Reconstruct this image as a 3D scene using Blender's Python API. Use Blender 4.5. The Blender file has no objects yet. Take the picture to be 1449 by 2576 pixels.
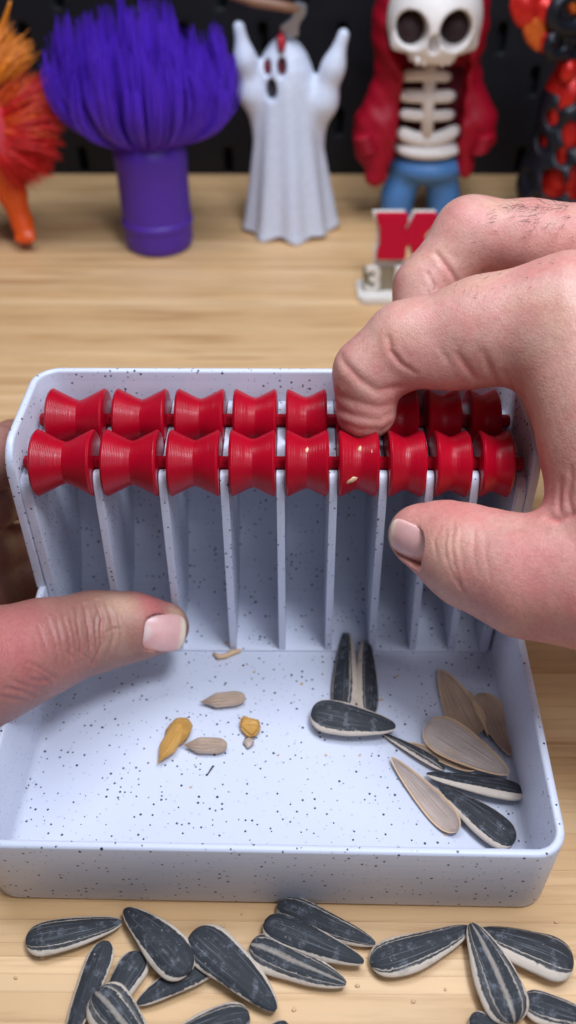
import bpy, bmesh, math, random
import numpy as np
from mathutils import Vector
random.seed(7); rng = np.random.default_rng(7)
sc = bpy.context.scene
COL = sc.collection
MM = 0.001
rad = math.radians

# ------------------------------------------------------------------ camera
FPX, IW, IH = 2145.4, 1449.0, 2576.0          # focal length and frame in the same picture units
CAM = np.array([5.6, -101.3, 230.8])          # mm
PITCH, YAW, ROLL = rad(41.63), rad(-0.425), rad(-0.08)
FW = np.array([math.sin(YAW)*math.cos(PITCH), math.cos(YAW)*math.cos(PITCH), -math.sin(PITCH)])
RT = np.array([math.cos(YAW), -math.sin(YAW), 0.0]); UP = np.cross(RT, FW)
RT, UP = RT*math.cos(ROLL)+UP*math.sin(ROLL), -RT*math.sin(ROLL)+UP*math.cos(ROLL)
cd = bpy.data.cameras.new('camera'); cam = bpy.data.objects.new('camera', cd); COL.objects.link(cam)
cd.sensor_fit = 'VERTICAL'; cd.sensor_height = 36.0; cd.lens = 36.0*FPX/IH
cd.clip_start = 0.01; cd.clip_end = 20
from mathutils import Matrix
M = Matrix(((RT[0], UP[0], -FW[0], CAM[0]*MM), (RT[1], UP[1], -FW[1], CAM[1]*MM), (RT[2], UP[2], -FW[2], CAM[2]*MM), (0, 0, 0, 1)))
cam.matrix_world = M
cd.dof.use_dof = True; cd.dof.focus_distance = 0.232; cd.dof.aperture_fstop = cd.lens/3.2
sc.camera = cam

# ------------------------------------------------------------------ light
w = bpy.data.worlds.new('World'); sc.world = w; w.use_nodes = True
bg = w.node_tree.nodes['Background']; bg.inputs[0].default_value = (0.66, 0.77, 1.0, 1); bg.inputs[1].default_value = 0.085
def area(name, loc, target, size, size_y, power, color):
    l = bpy.data.lights.new(name, 'AREA'); l.shape = 'RECTANGLE'; l.size = size; l.size_y = size_y
    l.energy = power; l.color = color
    o = bpy.data.objects.new(name, l); COL.objects.link(o); o.location = [c*MM for c in loc]
    d = Vector([c*MM for c in target])-o.location
    o.rotation_euler = d.to_track_quat('-Z', 'Y').to_euler()
area('desk_lamp', (125, -10, 480), (0, 80, 0), 0.12, 0.11, 1.6, (0.80, 0.875, 1.0))
area('front_fill', (250, -300, 470), (0, 110, 40), 0.4, 0.3, 0.8, (0.76, 0.84, 1.0))  # unseen fill from the right front, added to lift the shaded front faces
area('figure_fill', (-40, 215, 640), (0, 460, 60), 0.5, 0.2, 3.3, (0.80, 0.875, 1.0))  # unseen fill added to brighten the figures and the far table
sc.cycles.max_bounces = 6; sc.cycles.diffuse_bounces = 4; sc.cycles.glossy_bounces = 3
vs = sc.view_settings; vs.view_transform = 'Standard'; vs.look = 'None'; vs.exposure = 0.0; vs.gamma = 1.0

# ------------------------------------------------------------------ helpers
def un(px, py, depth=None, x=None, y=None, z=None):
    """a picture position carried out to a real place: at a depth, or on the plane x, y or z (mm)"""
    d = FW + RT*(px-IW/2)/FPX + UP*(IH/2-py)/FPX
    if depth is None:
        if y is not None: depth = (y-CAM[1])/d[1]
        elif z is not None: depth = (z-CAM[2])/d[2]
        else: depth = (x-CAM[0])/d[0]
    return CAM + d*depth
def dep(P): return float((np.asarray(P)-CAM) @ FW)

ORI = {}
def empty(name, loc, label=None, cat=None, group=None):
    o = bpy.data.objects.new(name, None); COL.objects.link(o); o.location = [c*MM for c in loc]
    o.empty_display_size = 0.01
    ORI[o.name] = np.array(loc, float); tag(o, label, cat, group); return o
def tag(o, label=None, cat=None, group=None, kind=None):
    if label: o['label'] = label
    if cat: o['category'] = cat
    if group: o['group'] = group
    if kind: o['kind'] = kind
    return o
def mk(name, V, F, mat, parent=None, smooth=True, origin=None, uv=None, angle=None, attr=None):
    """vertices in world mm -> one mesh object; under a parent its origin is the parent's"""
    V = np.asarray(V, float)
    if parent is not None: og = ORI[parent.name]
    else: og = np.array(origin if origin is not None else (0, 0, 0), float)
    me = bpy.data.meshes.new(name); me.from_pydata(((V-og)*MM).tolist(), [], [list(map(int, f)) for f in F]); me.update()
    if uv is not None:
        L = me.uv_layers.new(name='UVMap'); li = np.empty(len(me.loops), np.int32); me.loops.foreach_get('vertex_index', li)
        L.data.foreach_set('uv', np.asarray(uv, np.float32)[li].ravel())
    if attr:
        for k, a in attr.items():
            at = me.attributes.new(k, 'FLOAT', 'POINT'); at.data.foreach_set('value', np.asarray(a, np.float32))
    if smooth: me.polygons.foreach_set('use_smooth', [True]*len(me.polygons))
    if smooth and angle: me.set_sharp_from_angle(angle=rad(angle))
    me.materials.append(mat)
    o = bpy.data.objects.new(name, me); COL.objects.link(o)
    if parent is not None: o.parent = parent
    else: o.location = [c*MM for c in og]
    ORI[o.name] = og
    return o
def fixn(V, F):
    bm = bmesh.new(); vs_ = [bm.verts.new(v) for v in V]; bm.verts.ensure_lookup_table()
    for f in F:
        try: bm.faces.new([vs_[i] for i in f])
        except ValueError: pass
    bmesh.ops.recalc_face_normals(bm, faces=bm.faces[:]); return bm
def bmout(bm):
    bm.verts.index_update(); V = np.array([v.co[:] for v in bm.verts]); F = [[v.index for v in f.verts] for f in bm.faces]; bm.free(); return V, F
def prism(poly, axis, a, b, bev=0.0, seg=2):
    """polygon (2D) extruded along axis 'x','y' or 'z' from a to b"""
    n = len(poly)
    def P(p, t):
        return {'x': (t, p[0], p[1]), 'y': (p[0], t, p[1]), 'z': (p[0], p[1], t)}[axis]
    V = [P(p, a) for p in poly]+[P(p, b) for p in poly]
    F = [list(range(n)), list(range(n, 2*n))]+[[i, (i+1) % n, n+(i+1) % n, n+i] for i in range(n)]
    bm = fixn(V, F)
    if bev > 0:
        bmesh.ops.bevel(bm, geom=[e for e in bm.edges if e.calc_face_angle(0) > 0.5], offset=bev, segments=seg, affect='EDGES', clamp_overlap=True)
    return bmout(bm)
def box(x0, x1, y0, y1, z0, z1, bev=0.0):
    return prism([(x0, y0), (x1, y0), (x1, y1), (x0, y1)], 'z', z0, z1, bev)
def lathe(prof, n=48, axis='z', c=(0, 0, 0)):
    """prof: (radius, height) list, closed at both ends on the axis"""
    V = []; F = []
    m = len(prof)
    for i in range(n):
        a = 2*math.pi*i/n
        for r, h in prof:
            p = (r*math.cos(a), r*math.sin(a), h)
            if axis == 'x': p = (h, r*math.cos(a), r*math.sin(a))
            V.append([p[k]+c[k] for k in range(3)])
    for i in range(n):
        j = (i+1) % n
        for k in range(m-1): F.append([i*m+k, j*m+k, j*m+k+1, i*m+k+1])
    F.append([i*m for i in range(n)][::-1]); F.append([i*m+m-1 for i in range(n)])
    return bmout(fixn(V, F))
def tube(pts, radii, n=8, cap=True):
    pts = [np.asarray(p, float) for p in pts]; V = []; F = []
    if not hasattr(radii, '__len__'): radii = [radii]*len(pts)
    ref = np.array([0.13, 0.31, 0.94])
    for i, p in enumerate(pts):
        t = pts[min(i+1, len(pts)-1)]-pts[max(i-1, 0)]; t = t/(np.linalg.norm(t)+1e-9)
        a = np.cross(t, ref); a /= np.linalg.norm(a)+1e-9; b = np.cross(t, a)
        for k in range(n):
            an = 2*math.pi*k/n; V.append(p+radii[i]*(a*math.cos(an)+b*math.sin(an)))
    for i in range(len(pts)-1):
        for k in range(n):
            F.append([i*n+k, i*n+(k+1) % n, (i+1)*n+(k+1) % n, (i+1)*n+k])
    if cap: F.append(list(range(n))[::-1]); F.append([(len(pts)-1)*n+k for k in range(n)])
    return V, F
def join(parts):
    V = []; F = []
    for v, f in parts:
        o = len(V); V += [list(p) for p in v]; F += [[i+o for i in q] for q in f]
    return V, F
def bez(p0, p1, p2, n):
    p0, p1, p2 = map(np.asarray, (p0, p1, p2))
    return [(1-t)**2*p0+2*t*(1-t)*p1+t*t*p2 for t in np.linspace(0, 1, n)]

# signed distance shapes -> one continuous surface
def cone(P, a, ra, b, rb):
    a = np.asarray(a, float); b = np.asarray(b, float); ba = b-a
    t = np.clip(((P-a) @ ba)/(ba @ ba), 0, 1)
    return np.linalg.norm(P-a-t[..., None]*ba, axis=-1)-(ra+(rb-ra)*t)
def ell(P, c, r, R=None):
    q = P-np.asarray(c, float)
    if R is not None: q = q @ np.asarray(R).T
    r = np.asarray(r, float)
    k0 = np.linalg.norm(q/r, axis=-1); k1 = np.linalg.norm(q/(r*r), axis=-1)+1e-9
    return k0*(k0-1)/k1
def smin(a, b, k):
    h = np.clip(0.5+0.5*(b-a)/k, 0, 1); return b+(a-b)*h-k*h*(1-h)
def smax(a, b, k): return -smin(-a, -b, k)
def chain(P, pts, k):
    d = None
    for (a, ra), (b, rb) in zip(pts[:-1], pts[1:]):
        c = cone(P, a, ra, b, rb); d = c if d is None else smin(d, c, k)
    return d
def nets(fun, lo, hi, h):
    lo = np.asarray(lo, float); n = np.ceil((np.asarray(hi)-lo)/h).astype(int)+1
    ax = [lo[i]+h*np.arange(n[i]) for i in range(3)]
    # coarse pass first, then only the points near the surface
    K = 4; cn = np.ceil((n-1)/K).astype(int)+1
    cg = np.stack(np.meshgrid(*[lo[i]+h*K*np.arange(cn[i]) for i in range(3)], indexing='ij'), -1)
    CD = np.asarray(fun(cg), np.float32)
    near = np.abs(CD) < h*K*1.8
    cell = np.zeros(cn-1, bool)
    for o in [(i, j, k) for i in (0, 1) for j in (0, 1) for k in (0, 1)]:
        cell |= near[tuple(slice(o[d], cn[d]-1+o[d]) for d in range(3))]
    up = lambda A: A.repeat(K, 0).repeat(K, 1).repeat(K, 2)
    D = up(np.where(CD[:-1, :-1, :-1] < 0, -1.0, 1.0).astype(np.float32)); msk = up(cell)
    pad = [(0, 1)]*3; D = np.pad(D, pad, mode='edge')[:n[0], :n[1], :n[2]].copy(); msk = np.pad(msk, pad, mode='edge')
    for d in range(3):
        sl_ = [slice(None)]*3; sl2 = list(sl_); sl_[d] = slice(1, None); sl2[d] = slice(0, -1); m2 = msk.copy(); m2[tuple(sl_)] |= msk[tuple(sl2)]; msk = m2
    msk = msk[:n[0], :n[1], :n[2]]
    ii = np.argwhere(msk)
    for c0_ in range(0, len(ii), 400000):
        q = ii[c0_:c0_+400000]; D[q[:, 0], q[:, 1], q[:, 2]] = fun(lo+h*q)
    D[0] = D[-1] = 1; D[:, 0] = D[:, -1] = 1; D[:, :, 0] = D[:, :, -1] = 1
    s = D < 0
    cs = np.zeros(n-1, np.int8)
    offs = [(i, j, k) for i in (0, 1) for j in (0, 1) for k in (0, 1)]
    sl = lambda o: tuple(slice(o[d], n[d]-1+o[d]) for d in range(3))
    for o in offs: cs += s[sl(o)]
    act = np.argwhere((cs > 0) & (cs < 8))
    val = np.stack([D[act[:, 0]+o[0], act[:, 1]+o[1], act[:, 2]+o[2]] for o in offs], 1)
    acc = np.zeros((len(act), 3)); cnt = np.zeros(len(act))
    for a in range(8):
        for b in range(a+1, 8):
            if sum(abs(offs[a][d]-offs[b][d]) for d in range(3)) != 1: continue
            m = (val[:, a] < 0) != (val[:, b] < 0)
            t = np.where(m, val[:, a]/(val[:, a]-val[:, b]+1e-12), 0)
            p = np.array(offs[a])+t[:, None]*(np.array(offs[b])-np.array(offs[a]))
            acc += p*m[:, None]; cnt += m
    V = lo+h*(act+acc/cnt[:, None])
    idx = -np.ones(n-1, np.int64); idx[act[:, 0], act[:, 1], act[:, 2]] = np.arange(len(act))
    Q = []
    for d in range(3):
        a, b = (d+1) % 3, (d+2) % 3
        s0 = [slice(1, n[i]-1) for i in range(3)]; s1 = list(s0)
        s0[d] = slice(0, n[d]-1); s1[d] = slice(1, n[d])
        m = s[tuple(s0)] != s[tuple(s1)]
        e = np.argwhere(m); e[:, a] += 1; e[:, b] += 1
        neg = s[e[:, 0], e[:, 1], e[:, 2]]
        def cell(da, db):
            c = e.copy(); c[:, a] -= da; c[:, b] -= db; return idx[c[:, 0], c[:, 1], c[:, 2]]
        q = np.stack([cell(1, 1), cell(0, 1), cell(0, 0), cell(1, 0)], 1)
        q[~neg] = q[~neg][:, ::-1]
        Q.append(q)
    return V, np.concatenate(Q)
def vnormals(V, Q):
    N = np.zeros_like(V); fn = np.cross(V[Q[:, 2]]-V[Q[:, 0]], V[Q[:, 3]]-V[Q[:, 1]])
    for i in range(4): np.add.at(N, Q[:, i], fn)
    return N/(np.linalg.norm(N, axis=1)[:, None]+1e-12)

# ------------------------------------------------------------------ materials
class NT:
    def __init__(s, name):
        s.m = bpy.data.materials.new(name); s.m.use_nodes = True; s.t = s.m.node_tree; s.b = s.t.nodes['Principled BSDF']
    def n(s, typ, **kw):
        x = s.t.nodes.new(typ)
        for k, v in kw.items():
            if k.startswith('i_'):
                key = k[2:]; key = int(key) if key.isdigit() else key.replace('_', ' ')
                x.inputs[key].default_value = v
            else: setattr(x, k, v)
        return x
    def l(s, a, b): s.t.links.new(a, b)
    def coord(s, kind='Object', scale=(1, 1, 1), rot=(0, 0, 0)):
        tc = s.n('ShaderNodeTexCoord'); mp = s.n('ShaderNodeMapping'); mp.inputs['Scale'].default_value = scale
        mp.inputs['Rotation'].default_value = rot; s.l(tc.outputs[kind], mp.inputs['Vector']); return mp.outputs['Vector']
    def noise(s, vec, scale, detail=3, rough=0.55):
        x = s.n('ShaderNodeTexNoise'); x.inputs['Scale'].default_value = scale; x.inputs['Detail'].default_value = detail
        x.inputs['Roughness'].default_value = rough; s.l(vec, x.inputs['Vector']); return x.outputs['Fac']
    def ramp(s, fac, stops, interp='LINEAR'):
        x = s.n('ShaderNodeValToRGB'); x.color_ramp.interpolation = interp; e = x.color_ramp.elements
        while len(e) < len(stops): e.new(0.5)
        for i, (p, c) in enumerate(stops):
            e[i].position = p; e[i].color = (c if hasattr(c, '__len__') else (c, c, c))+((1,) if not hasattr(c, '__len__') or len(c) == 3 else ())
        s.l(fac, x.inputs[0]); return x.outputs[0]
    def mix(s, fac, a, b, mode='MIX'):
        x = s.n('ShaderNodeMix', data_type='RGBA', blend_type=mode)
        for v, i in ((fac, 0), (a, 6), (b, 7)):
            if hasattr(v, 'is_linked') or hasattr(v, 'links'): s.l(v, x.inputs[i])
            else: x.inputs[i].default_value = v if not hasattr(v, '__len__') else (tuple(v)+(1,) if len(v) == 3 else v)
        return x.outputs[2]
    def math(s, op, a, b=0.0, clamp=False):
        x = s.n('ShaderNodeMath', operation=op, use_clamp=clamp)
        for v, i in ((a, 0), (b, 1)):
            if hasattr(v, 'links'): s.l(v, x.inputs[i])
            else: x.inputs[i].default_value = v
        return x.outputs[0]
    def bump(s, h, strength, dist):
        x = s.n('ShaderNodeBump'); x.inputs['Strength'].default_value = strength; x.inputs['Distance'].default_value = dist
        s.l(h, x.inputs['Height']); return x.outputs[0]
    def done(s, color=None, rough=0.5, normal=None, sss=0, sssr=(1, .3, .2), ssss=0.002, metal=0, spec=0.5, coat=0):
        b = s.b
        if color is not None:
            if hasattr(color, 'links'): s.l(color, b.inputs['Base Color'])
            else: b.inputs['Base Color'].default_value = tuple(color)+(1,)
        if hasattr(rough, 'links'): s.l(rough, b.inputs['Roughness'])
        else: b.inputs['Roughness'].default_value = rough
        if normal is not None: s.l(normal, b.inputs['Normal'])
        b.inputs['Subsurface Weight'].default_value = sss; b.inputs['Subsurface Radius'].default_value = sssr
        b.inputs['Subsurface Scale'].default_value = ssss; b.inputs['Metallic'].default_value = metal
        b.inputs['Specular IOR Level'].default_value = spec; b.inputs['Coat Weight'].default_value = coat
        return s.m
MAT = {}
def plain(name, color, rough=0.5, nscale=400, namp=0.08, **kw):
    t = NT(name); v = t.coord()
    f = t.noise(v, nscale, 3)
    c = t.mix(1.0, color, t.ramp(f, [(0.2, 1-namp*2), (0.8, 1.0)]), 'MULTIPLY')
    b = t.bump(t.noise(v, nscale*3, 2), 0.12, 0.0003)
    MAT[name] = t.done(c, rough, b, **kw); return MAT[name]

def speckled(name, base, lines=True):
    t = NT(name); v = t.coord()
    vo = t.n('ShaderNodeTexVoronoi'); vo.inputs['Scale'].default_value = 1/0.0018; t.l(v, vo.inputs['Vector'])
    sep = t.n('ShaderNodeSeparateColor'); t.l(vo.outputs['Color'], sep.inputs[0])
    size = t.math('MULTIPLY', t.math('POWER', sep.outputs[0], 1.0), 0.235)
    black = t.math('LESS_THAN', vo.outputs['Distance'], size)
    vo2 = t.n('ShaderNodeTexVoronoi'); vo2.inputs['Scale'].default_value = 1/0.0024
    mp = t.n('ShaderNodeMapping'); mp.inputs['Location'].default_value = (.013, .007, .021); t.l(v, mp.inputs['Vector']); t.l(mp.outputs[0], vo2.inputs['Vector'])
    faint = t.ramp(vo2.outputs['Distance'], [(0.08, 0.42), (0.20, 0.0)])
    c = t.mix(faint, base, (0.30, 0.38, 0.55))
    vary = t.ramp(sep.outputs[1], [(0.3, (0.010, 0.011, 0.018)), (0.9, (0.05, 0.06, 0.09))])
    c = t.mix(black, c, vary)
    vs_ = t.coord(scale=(12, 12, 1500))
    c = t.mix(1.0, c, t.ramp(t.noise(vs_, 1.0, 2), [(0.3, 0.94), (0.7, 1.0)]), 'MULTIPLY')
    wv = t.n('ShaderNodeTexWave', bands_direction='Z'); wv.inputs['Scale'].default_value = 1/0.0004*0.314/1.0; t.l(v, wv.inputs['Vector'])
    h = t.math('ADD', t.math('MULTIPLY', wv.outputs['Fac'], 0.5), t.math('MULTIPLY', t.noise(vs_, 1.0, 3), 1.6))
    nm = t.bump(h, 0.22, 0.00012)
    MAT[name] = t.done(c, 0.42, nm, sss=0.12, sssr=(1, 1, 1.1), ssss=0.0012)
speckled('speckled_plastic', (0.655, 0.675, 0.775))

def red_plastic():
    t = NT('red_plastic'); v = t.coord()
    vx = t.coord(scale=(1, 0.004, 0.004))
    wv = t.n('ShaderNodeTexWave', bands_direction='X'); wv.inputs['Scale'].default_value = 0.314/0.00042; t.l(v, wv.inputs['Vector'])
    ns = t.noise(vx, 2600, 2)
    h = t.math('ADD', t.math('MULTIPLY', wv.outputs['Fac'], 0.5), t.math('MULTIPLY', t.noise(vx, 2400, 2), 1.3))
    nm = t.bump(h, 0.5, 0.00012)
    c = t.mix(t.ramp(t.noise(v, 90, 3), [(0.35, 0), (0.7, 1)]), (0.43, 0.0005, 0.014), (0.36, 0.0004, 0.011))
    MAT['red_plastic'] = t.done(c, 0.32, nm, spec=0.32)
red_plastic()

def bamboo():
    t = NT('bamboo'); oi = t.n('ShaderNodeObjectInfo')
    tc = t.n('ShaderNodeTexCoord'); add = t.n('ShaderNodeVectorMath', operation='ADD')
    cmb = t.n('ShaderNodeCombineXYZ'); t.l(t.math('MULTIPLY', oi.outputs['Random'], 3.7), cmb.inputs[0]); t.l(t.math('MULTIPLY', oi.outputs['Random'], 1.3), cmb.inputs[1])
    t.l(tc.outputs['Object'], add.inputs[0]); t.l(cmb.outputs[0], add.inputs[1])
    mp = t.n('ShaderNodeMapping'); mp.inputs['Scale'].default_value = (0.012, 1, 1); t.l(add.outputs[0], mp.inputs['Vector'])
    v = mp.outputs[0]
    tone = t.ramp(oi.outputs['Random'], [(0.0, (0.68, 0.405, 0.185)), (0.3, (0.77, 0.49, 0.245)), (0.65, (0.72, 0.44, 0.21)), (1.0, (0.82, 0.54, 0.285))])
    fib = t.noise(v, 1500, 4, 0.6)
    c = t.mix(1.0, tone, t.ramp(fib, [(0.32, (0.84, 0.78, 0.70)), (0.5, (1, 1, 1)), (0.75, (1.04, 1.03, 1.0))]), 'MULTIPLY')
    ln = t.ramp(t.noise(v, 700, 2, 0.5), [(0.61, 0.0), (0.66, 0.6)])
    c = t.mix(ln, c, (0.46, 0.22, 0.09))
    mp2 = t.n('ShaderNodeMapping'); mp2.inputs['Scale'].default_value = (1, 0.3, 1); t.l(add.outputs[0], mp2.inputs['Vector'])
    c = t.mix(1.0, c, t.ramp(t.noise(mp2.outputs[0], 14, 3), [(0.3, 0.90), (0.7, 1.03)]), 'MULTIPLY')
    nm = t.bump(fib, 0.25, 0.0001)
    MAT['bamboo'] = t.done(c, 0.46, nm, spec=0.4)
bamboo()

def skin(name, base, red, blot):
    warm = (base[0]*1.03, base[1]*1.15, base[2]*0.98); deep = (red[0]*0.95, red[1]*0.78, red[2]*0.8)
    t = NT(name); v = t.coord()
    at = t.n('ShaderNodeAttribute', attribute_name='red'); ap = t.n('ShaderNodeAttribute', attribute_name='pale')
    n1 = t.noise(v, 110, 4)
    c = t.mix(t.ramp(n1, [(0.38, 0.0), (0.66, blot)]), base, red)
    c = t.mix(t.ramp(t.noise(v, 75, 3), [(0.50, 0.0), (0.72, 0.45)]), c, warm)
    c = t.mix(t.ramp(t.noise(v, 320, 3), [(0.55, 0.0), (0.75, 0.35)]), c, deep)
    c = t.mix(at.outputs['Fac'], c, (0.72, 0.18, 0.18))
    c = t.mix(ap.outputs['Fac'], c, (0.80, 0.53, 0.35))
    n2 = t.noise(v, 900, 3)
    c = t.mix(1.0, c, t.ramp(n2, [(0.3, 0.90), (0.7, 1.05)]), 'MULTIPLY')
    sp = t.n('ShaderNodeTexVoronoi'); sp.inputs['Scale'].default_value = 75; t.l(v, sp.inputs['Vector'])
    c = t.mix(t.ramp(sp.outputs['Distance'], [(0.03, 0.35), (0.10, 0.0)]), c, (0.42, 0.16, 0.10))
    vo = t.n('ShaderNodeTexVoronoi', feature='DISTANCE_TO_EDGE'); vo.inputs['Scale'].default_value = 900; t.l(v, vo.inputs['Vector'])
    h = t.math('ADD', t.math('MULTIPLY', t.ramp(vo.outputs['Distance'], [(0.0, 0.0), (0.25, 1.0)]), 0.5), t.math('MULTIPLY', t.noise(v, 420, 5, 0.65), 2.0))
    vw = t.coord(scale=(1.0, 0.55, 0.45))
    fine = t.n('ShaderNodeTexVoronoi', feature='DISTANCE_TO_EDGE'); fine.inputs['Scale'].default_value = 1700; t.l(vw, fine.inputs['Vector'])
    h = t.math('ADD', h, t.math('MULTIPLY', t.ramp(fine.outputs['Distance'], [(0.0, 0.0), (0.2, 1.0)]), 0.55))
    nm = t.bump(h, 0.28, 0.0002)
    MAT[name] = t.done(c, 0.42, nm, sss=0.20, sssr=(1.0, 0.35, 0.22), ssss=0.0024, spec=0.42)
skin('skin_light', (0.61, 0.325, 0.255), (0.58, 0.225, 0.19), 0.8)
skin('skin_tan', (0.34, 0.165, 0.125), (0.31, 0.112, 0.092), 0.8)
def nailmat():
    t = NT('nail'); at = t.n('ShaderNodeAttribute', attribute_name='edge'); v = t.coord()
    am = t.n('ShaderNodeAttribute', attribute_name='moon')
    c = t.mix(am.outputs['Fac'], (0.80, 0.44, 0.40), (0.84, 0.60, 0.55))
    c = t.mix(at.outputs['Fac'], c, (0.84, 0.68, 0.52))
    c = t.mix(1.0, c, t.ramp(t.noise(v, 300, 2), [(0.3, 0.93), (0.7, 1.03)]), 'MULTIPLY')
    MAT['nail'] = t.done(c, 0.30, t.bump(t.noise(v, 500, 2), 0.1, 0.0002), sss=0.15, sssr=(1, .5, .4), ssss=0.001)
nailmat()

def seed_hull(name, stripe):
    """uv.x runs across the hull (-1..1, shifted), uv.y along it"""
    t = NT(name); uvn = t.n('ShaderNodeUVMap'); v = t.coord()
    sx = t.n('ShaderNodeSeparateXYZ'); t.l(uvn.outputs[0], sx.inputs[0])
    oi = t.n('ShaderNodeObjectInfo')
    mp = t.n('ShaderNodeMapping'); mp.inputs['Scale'].default_value = (5, 1.5, 1); t.l(uvn.outputs[0], mp.inputs['Vector'])
    cm = t.n('ShaderNodeCombineXYZ'); t.l(t.math('MULTIPLY', oi.outputs['Random'], 50), cm.inputs[0]); t.l(cm.outputs[0], mp.inputs['Location'])
    wob = t.math('ADD', t.math('MULTIPLY', t.math('SUBTRACT', t.noise(mp.outputs[0], 1.5, 3), 0.5), 0.22), t.math('MULTIPLY', t.math('SUBTRACT', t.noise(v, 1100, 3), 0.5), 0.16))
    u = t.math('ADD', sx.outputs[0], wob); au = t.math('ABSOLUTE', u)
    cream = (0.70, 0.60, 0.50); dark = (0.020, 0.021, 0.024)
    mask = t.ramp(au, stripe)                     # 1 = pale
    mps = t.n('ShaderNodeMapping'); mps.inputs['Scale'].default_value = (16, 1.6, 1); t.l(uvn.outputs[0], mps.inputs['Vector']); t.l(cm.outputs[0], mps.inputs['Location'])
    fib = t.noise(mps.outputs[0], 2.0, 5, 0.7)
    mpl = t.n('ShaderNodeMapping'); mpl.inputs['Scale'].default_value = (9, 0.55, 1); t.l(uvn.outputs[0], mpl.inputs['Vector']); t.l(cm.outputs[0], mpl.inputs['Location'])
    lng = t.noise(mpl.outputs[0], 1.6, 3, 0.6)
    darkc = t.mix(t.ramp(fib, [(0.38, 0.0), (0.72, 0.9)]), dark, (0.062, 0.066, 0.076))
    pl_ = t.math('MULTIPLY', t.ramp(lng, [(0.60, 0.0), (0.66, 0.75)]), t.ramp(fib, [(0.4, 0.25), (0.55, 1.0)]))
    darkc = t.mix(pl_, darkc, (0.23, 0.235, 0.25))
    scuff = t.math('MULTIPLY', t.ramp(t.noise(v, 300, 6, 0.75), [(0.52, 0.0), (0.66, 0.7)]), t.ramp(fib, [(0.40, 0.0), (0.56, 1.0)]))
    darkc = t.mix(scuff, darkc, (0.27, 0.285, 0.33))
    chip = t.ramp(t.noise(v, 520, 4, 0.7), [(0.68, 0.0), (0.71, 0.85)])
    darkc = t.mix(chip, darkc, (0.52, 0.48, 0.44))
    crm = t.mix(t.ramp(fib, [(0.3, 0.0), (0.75, 0.5)]), cream, (0.54, 0.40, 0.28))
    crm = t.mix(t.ramp(t.noise(v, 260, 4), [(0.58, 0.0), (0.75, 0.5)]), crm, (0.30, 0.25, 0.21))
    c = t.mix(mask, darkc, crm)
    nm = t.bump(t.math('ADD', fib, t.math('MULTIPLY', t.noise(v, 900, 3), 0.5)), 0.5, 0.00022)
    MAT[name] = t.done(c, 0.62, nm, spec=0.3)
seed_hull('hull_plain', [(0.0, 0.0), (0.80, 0.0), (0.84, 1.0), (1.0, 1.0)])
seed_hull('hull_lined', [(0.0, 0.0), (0.62, 0.0), (0.645, 0.75), (0.67, 0.75), (0.69, 0.0), (0.80, 0.05), (0.84, 1.0), (1.0, 1.0)])
seed_hull('hull_worn', [(0.0, 0.5), (0.10, 0.3), (0.16, 0.0), (0.54, 0.0), (0.57, 0.8), (0.61, 0.1), (0.80, 0.0), (0.84, 1.0), (1.0, 1.0)])
def hull_inside(name, a, b, lines):
    t = NT(name); uvn = t.n('ShaderNodeUVMap'); v = t.coord()
    mp = t.n('ShaderNodeMapping'); mp.inputs['Scale'].default_value = (15, 0.5, 1); t.l(uvn.outputs[0], mp.inputs['Vector'])
    fib = t.noise(mp.outputs[0], 2.2, 4, 0.65)
    c = t.mix(t.ramp(fib, [(0.44, 0.0), (0.54, 1.0)]), a, b)
    sx = t.n('ShaderNodeSeparateXYZ'); t.l(uvn.outputs[0], sx.inputs[0])
    rim = t.ramp(t.math('ABSOLUTE', sx.outputs[0]), [(0.86, 0.0), (0.95, 1.0)])
    c = t.mix(rim, c, (0.68, 0.45, 0.27))
    c = t.mix(1.0, c, t.ramp(t.noise(v, 150, 3), [(0.3, 0.86), (0.7, 1.05)]), 'MULTIPLY')
    MAT[name] = t.done(c, 0.42, t.bump(fib, 1.0, 0.0004), spec=0.55)
hull_inside('hull_inside_tan', (0.80, 0.56, 0.40), (0.50, 0.31, 0.20), 1)
hull_inside('hull_inside_grey', (0.82, 0.67, 0.58), (0.45, 0.34, 0.28), 1)
hull_inside('kernel_skin', (0.82, 0.61, 0.46), (0.46, 0.30, 0.20), 1)
hull_inside('kernel_yellow', (0.82, 0.44, 0.11), (0.66, 0.32, 0.06), 1)

plain('pegboard_black', (0.0075, 0.0075, 0.011), 0.5, spec=0.3)
plain('pegboard_lip', (0.03, 0.03, 0.038), 0.4)
plain('purple_plastic', (0.085, 0.022, 0.40), 0.45)
plain('purple_bristle', (0.125, 0.03, 0.68), 0.36)
plain('orange_bristle', (0.88, 0.26, 0.015), 0.4)
plain('red_bristle', (0.72, 0.012, 0.012), 0.4)
plain('flame_orange', (0.85, 0.10, 0.010), 0.35)
plain('pink_red', (0.75, 0.06, 0.10), 0.35)
plain('ghost_white', (0.70, 0.74, 0.86), 0.5, sss=0.1, ssss=0.002, sssr=(1, 1, 1))
plain('hole_dark', (0.05, 0.04, 0.05), 0.7)
plain('hole_red', (0.16, 0.01, 0.02), 0.6)
plain('blood_red', (0.45, 0.008, 0.02), 0.35)
plain('axe_wood', (0.27, 0.13, 0.075), 0.5)
plain('axe_metal', (0.30, 0.31, 0.36), 0.35, metal=0.6)
plain('bone_white', (0.88, 0.80, 0.74), 0.5)
plain('hoodie_red', (0.36, 0.003, 0.018), 0.5, spec=0.25)
plain('socket_shade', (0.022, 0.003, 0.005), 0.7)
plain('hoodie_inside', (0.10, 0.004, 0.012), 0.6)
plain('jeans_blue', (0.075, 0.22, 0.50), 0.5)
plain('shoe_dark', (0.03, 0.03, 0.04), 0.5)
plain('link_black', (0.009, 0.010, 0.015), 0.36, spec=0.35)
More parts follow.
